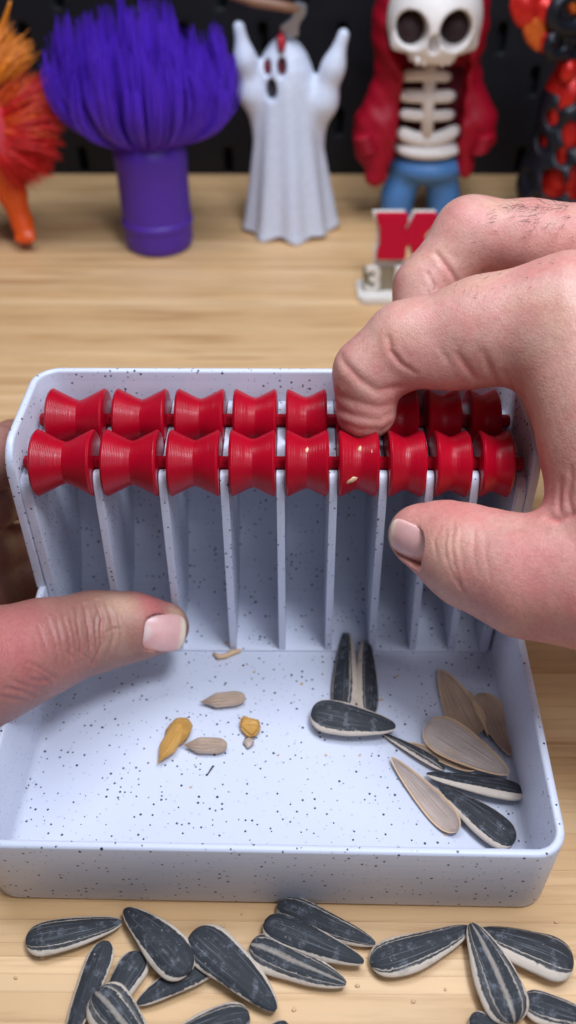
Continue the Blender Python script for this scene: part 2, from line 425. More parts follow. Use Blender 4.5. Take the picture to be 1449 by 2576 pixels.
plain('core_red', (0.62, 0.018, 0.012), 0.28, metal=0.35)
plain('core_orange', (0.72, 0.14, 0.02), 0.26, metal=0.35)
plain('sign_red', (0.60, 0.003, 0.035), 0.5, spec=0.2)
plain('sign_white', (0.84, 0.78, 0.70), 0.5)
plain('sign_shade', (0.30, 0.24, 0.15), 0.6)
plain('chip_tan', (0.78, 0.50, 0.28), 0.6)
plain('hair_dark', (0.05, 0.036, 0.032), 0.5)
plain('wall_grey', (0.02, 0.02, 0.022), 0.8)

# ------------------------------------------------------------------ setting: bamboo table, pegboard
TB = 532.0
V, F = box(-420, 420, -140, TB, -18, -0.25)
table = mk('table_top', V, F, MAT['bamboo'], smooth=False); tag(table, 'pale bamboo table top of narrow glued strips', kind='structure')
V, F = box(-420, 420, -0.5, 0.5, -2, 0, 0.06)
strip_me = None; y = -70.0
while y < TB-0.5:
    wd = min(random.choice((3.4, 4.2, 5.0, 5.8, 6.6)), TB-y)
    if strip_me is None:
        o = mk('strip', V, F, MAT['bamboo'], table, smooth=False); strip_me = o
    else:
        o = strip_me.copy(); COL.objects.link(o); o.parent = table
    o.location = (random.uniform(-30, 30)*MM, (y+wd/2)*MM, random.uniform(-0.03, 0.0)*MM); o.scale = (1, wd-0.05, 1)
    y += wd

def pegboard():
    V = []; F = []
    Y0, Y1 = TB+1, TB+6
    pitch, row = 53.0, 26.5; hw, hl = 3.3, 9.5
    cw = pitch/2
    slot = []
    for k in range(9): a = math.pi*k/8; slot.append((hw*math.cos(a), hl-hw+hw*math.sin(a)))
    for k in range(9): a = math.pi+math.pi*k/8; slot.append((hw*math.cos(a), -(hl-hw)+hw*math.sin(a)))
    n = len(slot)
    def ray(p):
        a = math.atan2(p[1]/row, p[0]/pitch); c, s_ = math.cos(a), math.sin(a); m = max(abs(c), abs(s_))
        return (p[0]/1.0, p[1])
    for r in range(-1, 11):
        for c in range(-7, 8):
            cx = c*pitch+(pitch/2 if r % 2 else 0)+11; cz = 10+r*row
            base = len(V)
            for (sx, sz) in slot:
                # outer point on the cell border in the same direction
                k = max(abs(sx)/(pitch/2), abs(sz)/(row/2)); ox, oz = sx/k, sz/k
                V += [(cx+sx, Y0+0.5, cz+sz), (cx+sx*0.99, Y1, cz+sz*0.99), (cx+sx*1.22, Y0, cz+sz+(0.7 if sz > 0 else -0.7)), (cx+ox, Y0, cz+oz)]
            corner = len(V); V += [(cx+pitch/2, Y0, cz+row/2), (cx-pitch/2, Y0, cz+row/2), (cx-pitch/2, Y0, cz-row/2), (cx+pitch/2, Y0, cz-row/2)]
            side = lambda q: (0 if abs(q[0])/(pitch/2) >= abs(q[1])/(row/2) and q[0] > 0 else 2 if abs(q[0])/(pitch/2) >= abs(q[1])/(row/2) else 1 if q[1] > 0 else 3)
            for i in range(n):
                j = (i+1) % n; a, b = base+4*i, base+4*j
                F.append([a, b, b+1, a+1]); F.append([a+2, b+2, b, a]); 
                si, sj = side(slot[i]), side(slot[j])
                if si == sj: F.append([a+3, b+3, b+2, a+2])
                else:
                    cc = []; q_ = si
                    while q_ != sj: cc.append(corner+q_); q_ = (q_+1) % 4
                    F.append([a+3]+cc+[b+3, b+2, a+2])
    bm = fixn(V, F); bmesh.ops.remove_doubles(bm, verts=bm.verts, dist=1e-3)
    V, F = bmout(bm)
    o = mk('pegboard', V, F, MAT['pegboard_black'], smooth=True, angle=35); tag(o, 'black pegboard with staggered upright slots behind the figures', kind='structure')
    V, F = box(-460, 460, TB+16, TB+22, -30, 330)
    o = mk('wall', V, F, MAT['wall_grey'], smooth=False); tag(o, 'dark wall behind the pegboard', kind='structure')
pegboard()

# ------------------------------------------------------------------ tray
TH = rad(-0.75)
def trot(V):
    V = np.asarray(V, float).copy(); y = V[:, 1]-60; x = V[:, 0].copy()
    V[:, 0] = x*math.cos(TH)-y*math.sin(TH); V[:, 1] = x*math.sin(TH)+y*math.cos(TH)+60; return V
def rrect(x0, x1, y0, y1, r, n=8, sub=10):
    pts = []
    for cx, cy, a0 in ((x1-r, y0+r, -90), (x1-r, y1-r, 0), (x0+r, y1-r, 90), (x0+r, y0+r, 180)):
        for k in range(n+1):
            a = rad(a0+90*k/n); pts.append((cx+r*math.cos(a), cy+r*math.sin(a)))
        nx = {-90: (x1, y1-r), 0: (x0+r, y1), 90: (x0, y0+r), 180: (x1-r, y0)}[a0]
        p = pts[-1]
        for k in range(1, sub): pts.append((p[0]+(nx[0]-p[0])*k/sub, p[1]+(nx[1]-p[1])*k/sub))
    return pts
tray = empty('seed_tray', (0, 60, 0), 'speckled pale blue white plastic tray with a low rim holding the seeds', 'tray')
TW, TY1, TT, TR = 75.0, 127.5, 2.3, 8.0
def rimz(y): return 28.6+max(0, min(y, 85))/85*6.2
rings = [(1.0, 0.0, 0), (0.35, 0.25, 0), (0.0, 1.0, 0), (0, -0.7, 1), (0.25, -0.2, 1), (0.7, 0, 1), (TT-0.7, 0, 1), (TT-0.25, -0.2, 1), (TT, -0.7, 1), (TT, 4.5, 0), (TT+0.3, 3.3, 0), (TT+1.0, 2.4, 0), (TT+2.0, 2.0, 0)]
V = []; F = []; N = None
for ins, z, top in rings:
    pts = rrect(-TW+ins, TW-ins, ins, TY1-ins, max(TR-ins, 1)); N = len(pts)
    V += [(x, yy, (rimz(yy) if top else 0)+z) for x, yy in pts]
for k in range(len(rings)-1):
    for i in range(N): F.append([k*N+i, k*N+(i+1) % N, (k+1)*N+(i+1) % N, (k+1)*N+i])
F.append(list(range(N))[::-1])
mk('wall', trot(V), F, MAT['speckled_plastic'], tray, angle=50)
pts = rrect(-TW+TT+2.0, TW-TT-2.0, TT+2.0, TY1-TT-2.0, TR-TT-2.0)
mk('floor', trot([(x, yy, 2.0) for x, yy in pts]), [list(range(len(pts)))], MAT['speckled_plastic'], tray, smooth=False)

# ------------------------------------------------------------------ hopper that stands in the tray
AXF, AXR, AXZ = (90.2, 79.2), (111.0, 79.3), 79.3
HW, HY0, HY1, HH, HT = 74.3, 83.6, 125.6, 89.0, 2.3
hopper = empty('seed_hopper', (0, 100, 35), 'speckled white plastic hopper with thin dividers standing at the back of the tray', 'hopper')
def shell():
    R = 8.5; path = []
    for yy in np.concatenate([np.linspace(HY0, HY0+8, 12), np.linspace(HY0+12, HY1-R, 6)]): path.append((-HW, yy, -1, 0))
    for k in range(1, 11): a = rad(180-90*k/10); path.append((-HW+R+R*math.cos(a), HY1-R+R*math.sin(a), math.cos(a), math.sin(a)))
    for x in np.linspace(-HW+R, HW-R, 16)[1:-1]: path.append((x, HY1, 0, 1))
    for k in range(0, 11): a = rad(90-90*k/10); path.append((HW-R+R*math.cos(a), HY1-R+R*math.sin(a), math.cos(a), math.sin(a)))
    for yy in np.concatenate([np.linspace(HY0, HY0+8, 12), np.linspace(HY0+12, HY1-R, 6)])[::-1][1:]: path.append((HW, yy, 1, 0))
    V = []; F = []
    prof = [(0.0, None), (0.0, -0.8), (0.25, -0.25), (0.8, 0.0), (HT-0.8, 0.0), (HT-0.25, -0.25), (HT, -0.8), (HT, None)]
    for x, yy, nx, ny in path:
        d = yy-HY0; zt = HH
        if d < 8 and abs(nx) == 1: zt = HH-8+math.sqrt(max(0, 64-(8-d)**2))
        zb = rimz(yy)-0.2
        for ins, dz in prof: 
            splay = (HH-(zb if dz is None else zt))*0.012*(-1 if x < 0 else 1)*abs(nx)
            V.append((x-nx*ins+splay, yy-ny*ins, zb if dz is None else zt+dz))
    m = len(prof); n = len(path)
    for i in range(n-1):
        for k in range(m): F.append([i*m+k, (i+1)*m+k, (i+1)*m+(k+1) % m, i*m+(k+1) % m])
    F.append(list(range(m))); F.append([(n-1)*m+k for k in range(m)][::-1])
    V, F = bmout(fixn(V, F))
    mk('outer_wall', V, F, MAT['speckled_plastic'], hopper, angle=50)
shell()
ramp_prof = [(84.9, 2.9), (92, 4.2), (100, 7.2), (108, 12.2), (115, 19.5), (120, 29), (122.6, 42), (123.0, 60)]
def notch(y, z, r=2.35):
    return [(y-r, 78.2), (y-r, z-0.2)]+[(y+r*math.cos(rad(a)), z+r*math.sin(rad(a))) for a in range(190, 360, 20)]+[(y+r, z-0.2), (y+r, 78.2)]
def divprof():
    p = [(84.6, 2.7), (84.0, 26), (83.3, 50), (82.8, 68), (82.7, 75), (82.9, 77.4), (83.5, 79.0), (84.5, 79.9), (85.6, 80.0), (86.7, 79.6), (87.5, 78.8)]
    p += [(AXF[0]+2.5*math.cos(rad(a)), AXZ+2.5*math.sin(rad(a))) for a in range(190, 340, 20)]+[(93.0, 78.0)]
    p += [(108.0, 78.4)]+[(108.55, 77.8)]+[(AXR[0]+2.45*math.cos(rad(a)), AXZ+2.45*math.sin(rad(a))) for a in range(200, 350, 20)]+[(113.5, 77.8), (114.0, 78.4), (123.1, 78.4)]
    p += [(q[0]+0.1, q[1]-0.3) for q in ramp_prof[::-1][:-1]]
    return p
divx = [-49.4, -31.0, -13.7, 2.1, 17.0, 31.0, 44.1, 56.7]
for i, x in enumerate(divx):
    x2 = x*1.012
    V, F = prism(divprof(), 'x', -1.15, 1.15, 0.5, 3)
    V[:, 0] += x+(79-V[:, 2])/79*x*0.055
    mk('divider', V, F, MAT['speckled_plastic'], hopper, angle=40)
for s in (-1, 1):      # thick inner side blocks the axles rest on
    p = [(84.2, 2.7), (84.0, 30), (83.9, 60), (83.8, 71), (84.3, 74.5), (85.6, 76.4), (87.4, 77.0), (123.1, 77.0)]+[(q[0]+0.1, q[1]-0.3) for q in ramp_prof[::-1][:-1]]
    V, F = prism(p, 'x', 69.0, 72.3, 0.45, 2); V[:, 0] *= s
    bm = fixn(V, F); V, F = bmout(bm)
    mk('side_block', V, F, MAT['speckled_plastic'], hopper, angle=40)
# curved chute the shells slide down
rp = ramp_prof; V = []; F = []
sm = []
for i in range(len(rp)-1):
    for t in np.linspace(0, 1, 4)[:-1]: sm.append((rp[i][0]+(rp[i+1][0]-rp[i][0])*t, rp[i][1]+(rp[i+1][1]-rp[i][1])*t))
sm.append(rp[-1])
prof = [(84.4, 2.1), (84.4, 2.7)]+sm+[(124.2, 60), (124.2, 2.1)]
V, F = prism(prof, 'x', -72.2, 72.2)
mk('chute', V, F, MAT['speckled_plastic'], hopper, angle=30)

# ------------------------------------------------------------------ red roller shafts
edges_ = [-69.2]+divx+[68.4]
rx = [(p+1.35, q-1.35) for p, q in zip(edges_[:-1], edges_[1:])]
RR = 9.55
def roller_prof(a, b):
    hw = (b-a)/2; c = (a+b)/2; fl = 0.8; dpt = (hw-fl)*0.5
    pr = [(2.2, a+0.1), (RR-1.3, a), (RR-0.6, a+0.12), (RR-0.12, a+0.55), (RR, a+fl)]
    for t in np.linspace(0, 1, 6)[1:]: pr.append((RR-dpt*t+(0.25 if t == 1 else 0), a+fl+(hw-fl)*t))
    for t in np.linspace(1, 0, 6)[1:]: pr.append((RR-dpt*t, b-fl-(hw-fl)*t))
    pr += [(RR-0.12, b-0.55), (RR-0.6, b-0.12), (RR-1.3, b), (2.2, b-0.1)]
    return pr
for nm, (ay, az), lab in (('f', AXF, 'front red plastic shaft with nine grooved rollers resting on the hopper dividers'), ('r', AXR, 'rear red plastic shaft with nine grooved rollers, partly under the right hand')):
    sh = empty('roller_shaft', (0, ay, az), lab, 'roller shaft', 'red roller shafts')
    V, F = prism([(2.15*math.cos(rad(a)), 2.15*math.sin(rad(a))) for a in range(0, 360, 60)], 'x', -71.2, 71.2, 0.25)
    V[:, 1] += ay; V[:, 2] += az
    mk('axle', V, F, MAT['red_plastic'], sh, angle=30)
    for i, (a, b) in enumerate(rx):
        if nm == 'r': a, b = a+0.0, b
        V, F = lathe(roller_prof(a, b), 72, 'x', (0, ay, az))
        ph = random.uniform(0, 6.28); co, si = math.cos(ph), math.sin(ph)
        yy = V[:, 1]-ay; zz = V[:, 2]-az
        V[:, 1] = ay+yy*co-zz*si; V[:, 2] = az+yy*si+zz*co
        mk('roller', V, F, MAT['red_plastic'], sh, angle=28)

# ------------------------------------------------------------------ seeds
def frame(P0, P1, roll):
    a = P1-P0; L = np.linalg.norm(a); a = a/L
    s = np.cross(np.array([0, 0, 1.0]), a); s /= np.linalg.norm(s); n = np.cross(a, s)
    c, q = math.cos(roll), math.sin(roll)
    return a, s*c+n*q, n*c-s*q, L
_vs = np.linspace(0.01, 0.99, 99)
def wv_(v, p=0.60, q=4.5):
    f_ = lambda t: (t**p)*np.sqrt(np.clip(1-t**q, 0, 1))
    return f_(v)/f_(_vs).max()
def seed_mesh(P0, P1, W, T, roll, shift, nv=30, nu=22, bow=0.0, uscale=1.0, asym=0.0):
    a, s, n, L = frame(P0, P1, roll); V = []; UV = []; F = []
    vv = 0.5-0.5*np.cos(np.linspace(0, math.pi, nv)); vv = 0.004+0.992*vv
    for v in vv:
        w_ = W/2*wv_(v, 0.47, 7)*1.04; t_ = T/2*wv_(v, 0.45, 6)
        rj = random.Random(int(shift*1000)+int(L*100)); ph = [rj.uniform(0, 6.28) for _ in range(4)]
        for k in range(nu):
            an = 2*math.pi*k/nu; cu, su = math.cos(an), math.sin(an)
            u = cu*(1+0.035*math.sin(5*v+ph[0]+(2 if cu > 0 else 0))+0.02*math.sin(13*v+ph[1]+(1 if cu > 0 else 0))); h = su*abs(su)**0.15*(1-0.12*abs(cu)**3)
            wig = 0.04*W*math.sin(3.1*v+shift*9)
            p = P0+a*(v*L)+s*(w_*u+wig+bow*W*v*(1-v))+n*(t_*h*(1+0.06*math.sin(6*cu+ph[2]+3*v))+asym*w_*u)
            V.append(p); UV.append((u*uscale+shift, v))
    for i in range(nv-1):
        for k in range(nu): F.append([i*nu+k, i*nu+(k+1) % nu, (i+1)*nu+(k+1) % nu, (i+1)*nu+k])
    F.append(list(range(nu))[::-1]); F.append([(nv-1)*nu+k for k in range(nu)])
    return V, F, UV
def shell_mesh(P0, P1, W, D, roll, shift, up, nv=26, nu=13, th=0.45, rag=0.0, v0=0.004):
    """half hull: a bowl of depth D; up=+1 hollow side up, -1 hollow side down. Returns outer skin, inner skin"""
    a, s, n, L = frame(P0, P1, roll); vv = v0+(0.996-v0)*(0.5-0.5*np.cos(np.linspace(0, math.pi, nv)))
    def skin_(ins):
        V = []; UV = []
        for i, v in enumerate(vv):
            w_ = max(W/2*wv_(v, 0.55, 6)-ins, 0.02); d_ = max(D*wv_(v, 0.5, 5)-ins, 0.01)
            for k in range(nu):
                u = -1+2*k/(nu-1); h = -(1-abs(u)**2.3)
                e = rag*math.sin(k*2.3+i)*(1 if i in (0, 1, nv-1, nv-2) else 0)
                V.append(P0+a*((v-v0)/(1-v0)*L+e)+s*(w_*u)+n*(up*h*d_)); UV.append((u+shift, v))
        return V, UV
    F = [[i*nu+k, i*nu+k+1, (i+1)*nu+k+1, (i+1)*nu+k] for i in range(nv-1) for k in range(nu-1)]
    Vo, Uo = skin_(0); Vi, Ui = skin_(th)
    m = nv*nu
    rim = [i*nu for i in range(nv)]+[(nv-1)*nu+k for k in range(1, nu)]+[i*nu+nu-1 for i in range(nv-2, -1, -1)]+[k for k in range(nu-2, 0, -1)]
    return Vo, Uo, Vi, Ui, F, rim, m
def place(p, z): return un(p[0], p[1], z=z)
def add_seed(tip, blunt, wpx, mat, label, group, z=(2.6, 2.6), roll=0, shift=0, T=None, bow=0, asym=0, base=0):
    P0, P1 = place(tip, z[0]+base), place(blunt, z[1]+base)
    W = wpx*dep((P0+P1)/2)/FPX; T = T or W*0.45
    V, F, UV = seed_mesh(P0, P1, W, T, rad(roll), shift, bow=bow, asym=asym)
    org = np.array([*(P0+P1)[:2]/2, base])
    o = mk('sunflower_seed', V, F, MAT[mat], uv=UV, origin=org)
    tag(o, label, 'seed', group); return o
TG = 'striped sunflower seeds on the table'
add_seed((307, 2319), (64, 2367), 88, 'hull_lined', 'striped black seed lying level at far left, just under the tray front', TG, roll=4, shift=0.0)
add_seed((168, 2640), (266, 2366), 74, 'hull_plain', 'dark seed with a cream right edge slanting up at the bottom left', TG, z=(2.4, 3.0), roll=-10, shift=0.10)
add_seed((245, 2575), (362, 2400), 78, 'hull_plain', 'dark seed tucked under the wide black seed, upper end hidden', TG, z=(2.2, 2.2), roll=8, shift=-0.10)
add_seed((345, 2528), (560, 2395), 82, 'hull_plain', 'dark seed slanting between two wider seeds that cover its upper end', TG, z=(2.2, 2.0), roll=-8, shift=0.10)
add_seed((312, 2287), (478, 2447), 104, 'hull_plain', 'wide plain black seed with a white chip, cream rim all round', TG, z=(3.6, 5.2), roll=-3, shift=0.03)
add_seed((692, 2545), (488, 2340), 116, 'hull_plain', 'large black seed with broad cream edge on its right, left of centre', TG, z=(2.8, 4.2), roll=8, shift=-0.13, bow=-0.25)
add_seed((872, 2474), (628, 2378), 92, 'hull_worn', 'worn seed with white scraped patches below two stacked dark seeds', TG, z=(2.6, 2.6), roll=-4, shift=0.05)
add_seed((946, 2372), (696, 2280), 74, 'hull_lined', 'uppermost dark seed of three in the middle, with cream lower edge', TG, z=(2.5, 2.5), roll=-14, shift=0.12)
add_seed((917, 2418), (662, 2325), 80, 'hull_plain', 'dark seed between the worn seed and the uppermost middle seed', TG, z=(3.8, 3.8), roll=-12, shift=0.12)
add_seed((1182, 2332), (932, 2428), 92, 'hull_lined', 'long striped seed right of centre pointing up to the right', TG, z=(2.6, 2.6), roll=3, shift=0.03, bow=0.15)
add_seed((1206, 2338), (1442, 2438), 116, 'hull_lined', 'broad striped seed at far right with a wide cream upper edge', TG, z=(2.6, 2.8), roll=-9, shift=-0.15)
add_seed((1184, 2322), (1294, 2575), 118, 'hull_worn', 'narrow topped seed standing upright in the picture over its right neighbours', TG, z=(4.6, 3.8), roll=0, shift=0.0)
add_seed((1520, 2575), (1314, 2520), 82, 'hull_lined', 'striped seed cut off by the right edge at the bottom', TG, roll=5, shift=0.05)
add_seed((1310, 2640), (1182, 2558), 62, 'hull_plain', 'small dark end of a seed at the bottom beside the upright seed', TG, roll=0, shift=0.0)
add_seed((395, 2680), (236, 2498), 112, 'hull_worn', 'boldly striped seed at the bottom left lying over other seeds', TG, z=(3.0, 5.4), roll=-8, shift=0.08, bow=-0.2)
add_seed((420, 2620), (628, 2552), 84, 'hull_lined', 'dark seed at the bottom edge left of centre, half cut off', TG, roll=0, shift=0.04)
add_seed((650, 2620), (730, 2585), 50, 'hull_plain', 'tiny dark tip of a seed at the bottom edge in the middle', TG, roll=0, shift=0.0)

# ------------------------------------------------------------------ hulls and kernels in the tray
FG = 'hulls and seeds lying in the tray'
FZ = 2.0
def add_shell(tip, blunt, wpx, D, up, outer, inner, label, z=(1.0, 1.0), roll=0, shift=0, rag=0, v0=0.004):
    P0, P1 = place(tip, FZ+z[0]), place(blunt, FZ+z[1]); W = wpx*dep((P0+P1)/2)/FPX
    Vo, Uo, Vi, Ui, F, rim, m = shell_mesh(P0, P1, W, D, rad(roll), shift, up, rag=rag, v0=v0)
    root = empty('seed_hull', (*((P0+P1)[:2]/2), FZ), label, 'hull', FG)
    mk('outer_skin', Vo, F, MAT[outer], root, uv=Uo)
    R = [[rim[i], rim[(i+1) % len(rim)], m+rim[(i+1) % len(rim)], m+rim[i]] for i in range(len(rim))]
    mk('inner_skin', list(Vi)+list(Vo), [f[::-1] for f in F]+[[(x-m) if x >= m else x+m for x in r] for r in R], MAT[inner], root, uv=list(Ui)+list(Uo))
    return root
add_shell((1280, 1946), (1072, 1822), 108, 2.6, 1, 'hull_plain', 'hull_inside_grey', 'large pale grey open hull lying hollow side up over other hulls', z=(3.5, 3.6), roll=-8)
add_shell((1108, 1684), (1196, 1850), 92, 2.2, 1, 'hull_plain', 'hull_inside_tan', 'tan open hull with a sharp tip pointing up to the left', z=(2.6, 2.4), roll=10)
add_shell((1284, 1900), (1212, 1742), 82, 2.3, 1, 'hull_plain', 'hull_inside_tan', 'tan open hull leaning by the right tray wall', z=(2.4, 3.0), roll=8)
add_shell((1022, 1868), (1200, 1932), 52, 1.8, 1, 'hull_plain', 'hull_inside_tan', 'slim pale hull under the large grey hull', z=(2.0, 2.0), roll=-10)
add_shell((984, 1905), (1152, 2090), 66, 2.2, 1, 'hull_plain', 'hull_inside_grey', 'slim pale open hull nearest the tray front', z=(2.4, 2.6), roll=22)
add_shell((960, 1845), (1118, 1938), 42, 2.2, -1, 'hull_lined', 'hull_inside_tan', 'thin dark hull sliver beside the slim pale hull', z=(0.8, 0.8), roll=-35)
add_shell((872, 1600), (864, 1800), 66, 2.6, -1, 'hull_lined', 'hull_inside_tan', 'left half of a split striped hull leaning at the chute foot', z=(3.6, 1.6), roll=6, shift=0.22, rag=1.0, v0=0.13)
add_shell((920, 1622), (925, 1805), 58, 2.4, -1, 'hull_lined', 'hull_inside_tan', 'right half of a split striped hull leaning at the chute foot', z=(3.4, 1.4), roll=-10, shift=-0.28, rag=1.2, v0=0.2)
def tray_seed(tip, blunt, wpx, mat, label, **kw):
    return add_seed(tip, blunt, wpx, mat, label, FG, base=FZ, **kw)
tray_seed((996, 1828), (782, 1792), 96, 'hull_plain', 'plump black seed with a cream rim lying across the split hull', z=(4.2, 4.2), roll=-4, shift=0.02)
tray_seed((1072, 1945), (1322, 1998), 74, 'hull_plain', 'dark seed with a thick cream lower side near the right wall', z=(2.8, 2.6), roll=-20, shift=-0.2)
tray_seed((1106, 1980), (1290, 2125), 92, 'hull_plain', 'dark seed in the front right corner of the tray', z=(2.6, 2.6), roll=-6, shift=-0.05)
def kernel(tip, blunt, wpx, mat, label, z=1.9, roll=0):
    P0, P1 = place(tip, FZ+z), place(blunt, FZ+z); W = wpx*dep(P0)/FPX
    a, s, n, L = frame(P0, P1, rad(roll)); V = []; UV = []; F = []; nv, nu = 24, 18
    for i in range(nv):
        v = 0.01+0.98*(0.5-0.5*math.cos(math.pi*i/(nv-1)))
        w_ = W/2*(min(1, 0.16+0.9*max(0, v-0.08)/0.3) if v > 0.08 else v*2.0)*math.sqrt(max(0.0, 1-max(0, (v-0.7)/0.305)**2.4))
        for k in range(nu):
            an = 2*math.pi*k/nu; V.append(P0+a*v*L+s*w_*math.cos(an)+n*w_*0.62*math.sin(an)); UV.append((math.cos(an)*0.8, v))
    for i in range(nv-1):
        for k in range(nu): F.append([i*nu+k, i*nu+(k+1) % nu, (i+1)*nu+(k+1) % nu, (i+1)*nu+k])
    F.append(list(range(nu))[::-1]); F.append([(nv-1)*nu+k for k in range(nu)])
    o = mk('seed_kernel', V, F, MAT[mat], uv=UV, origin=(*((P0+P1)[:2]/2), FZ)); tag(o, label, 'kernel', 'shelled kernels in the tray'); return o, (P0, P1, a, s, n, W)
kernel((501, 1766), (618, 1754), 42, 'kernel_skin', 'upper brownish kernel with its tip pointing left')
kernel((458, 1874), (572, 1876), 42, 'kernel_skin', 'lower greyish kernel beside the broken yellow kernel', roll=10)
root = empty('seed_kernel', (*place((440, 1850), FZ)[:2], FZ), 'broken yellow kernel half stripped of its skin, tip pointing down', 'kernel', 'shelled kernels in the tray')
def ellmesh(c, ax, n1=14, n2=10, bumpy=0.0, seedv=1):
    r_ = random.Random(seedv); V = []; F = []
    for i in range(n2+1):
        th = math.pi*i/n2
        for k in range(n1):
            ph = 2*math.pi*k/n1; q = (math.sin(th)*math.cos(ph), math.sin(th)*math.sin(ph), math.cos(th)); e = 1+bumpy*r_.uniform(-1, 1)*math.sin(th)
            V.append(np.asarray(c)+e*(ax[0]*q[0]+ax[1]*q[1]+ax[2]*q[2]))
    for i in range(n2):
        for k in range(n1): F.append([i*n1+k, (i+1)*n1+k, (i+1)*n1+(k+1) % n1, i*n1+(k+1) % n1])
    return V, F
P0, P1 = place((398, 1920), FZ+1.6), place((470, 1806), FZ+1.9)
a, s, n, L = frame(P0, P1, 0)
V, F = ellmesh(P0+a*L*0.70, (a*L*0.31, s*3.7, n*1.8), bumpy=0.08); mk('flesh', V, F, MAT['kernel_yellow'], root, uv=[(0.3*i % 1.2-0.6, 0.5) for i in range(len(V))])
o_, _ = kernel((396, 1922), (462, 1815), 46, 'kernel_yellow', 'x', z=2.1); 
o_.name = 'skin_flap'
for k in ('label', 'category', 'group'): del o_[k]
o_.parent = root; o_.location = o_.location-root.location
P = place((630, 1834), FZ+1.4); root = empty('kernel_fragment', (*P[:2], FZ), 'small broken yellow kernel piece right of the kernels', 'kernel piece')
chip_ = [place(p_, FZ+0.4)[:2] for p_ in ((606, 1812), (618, 1806), (630, 1814), (645, 1813), (657, 1828), (651, 1850), (636, 1860), (622, 1856), (603, 1838))]
V, F = prism([tuple(q_) for q_ in chip_], 'z', FZ+0.3, FZ+2.6, 0.7, 3); V[:, 2] += 0.35*np.sin(V[:, 0]*1.1)*(V[:, 2] > FZ+1.2); mk('flesh', V, F, MAT['kernel_yellow'], root, uv=[(v_[0]*0.35 % 0.8, v_[1]*0.1 % 1) for v_ in V], angle=60)
V, F = ellmesh(place((624, 1868), FZ+0.7), (np.array([1.5, 0.4, 0]), np.array([-0.3, 1.8, 0]), np.array([0, 0, 0.6])), 10, 6, 0.25, 5); mk('skin_flap', V, F, MAT['hull_inside_grey'], root, uv=[(0.1, 0.5)]*len(V))
V, F = tube([place(p, FZ+1.2) for p in ((537, 1643), (550, 1653), (568, 1650), (585, 1641), (607, 1636))], [0.4, 0.9, 0.8, 1.0, 0.5], 6)
tag(mk('husk_fibre', V, F, MAT['chip_tan'], origin=place((572, 1645), FZ)), 'curled tan husk fibre at the foot of the chute', 'husk bit')
V, F = tube([place((1180, 1738), FZ+3), place((1205, 1790), FZ+3.2), place((1228, 1850), FZ+2.5)], [0.3, 0.9, 0.4], 6)
tag(mk('husk_sliver', V, F, MAT['chip_tan'], origin=place((1205, 1790), FZ)), 'tan husk sliver standing between the two tan hulls', 'husk bit')
V, F = tube([place((1245, 2035), FZ+2), place((1262, 2060), FZ+2.4), place((1285, 2095), FZ+1)], [0.15, 0.35, 0.2], 5)
tag(mk('husk_sliver', V, F, MAT['chip_tan'], origin=place((1262, 2060), FZ)), 'thin pale husk sliver beside the dark corner seed', 'husk bit')
V, F = tube([place((522, 1948), FZ+0.3), place((534, 1930), FZ+0.3)], [0.15, 0.3], 5)
tag(mk('husk_sliver', V, F, MAT['hair_dark'], origin=place((528, 1940), FZ)), 'tiny dark husk speck on the bare tray floor', 'husk bit')
def on_roller(px, py, ay, az, r):
    d = un(px, py, depth=1.0)-CAM; A = CAM-np.array([0, ay, az]); 
    a_ = d[1]**2+d[2]**2; b_ = 2*(A[1]*d[1]+A[2]*d[2]); c_ = A[1]**2+A[2]**2-r*r
    t = (-b_-math.sqrt(b_*b_-4*a_*c_))/(2*a_); return CAM+d*t
for px, py, sx, sz, r_, lab in ((885, 1207, 1.5, 0.8, 8.6, 'largest tan husk flake stuck low on the front roller under the finger'), (905, 1130, 0.5, 0.9, 7.2, 'small husk flake at the groove of the front roller under the finger'), (937, 1136, 0.4, 1.0, 8.4, 'thin husk flake at the right side of the roller under the finger'), (772, 1133, 0.9, 0.9, 6.8, 'pale husk crumbs on the middle front roller')):
    P = on_roller(px, py, AXF[0], AXF[1], r_); nn = P-np.array([P[0], *AXF]); nn /= np.linalg.norm(nn)
    tt = np.cross(nn, np.array([1.0, 0, 0]))
    V, F = ellmesh(P+nn*0.15, (np.array([sx, 0, 0])+tt*0.5*sx, tt*sz, nn*0.35), 9, 6, 0.3, int(px)); tag(mk('husk_flake', V, F, MAT['chip_tan'], origin=P), lab, 'husk bit')

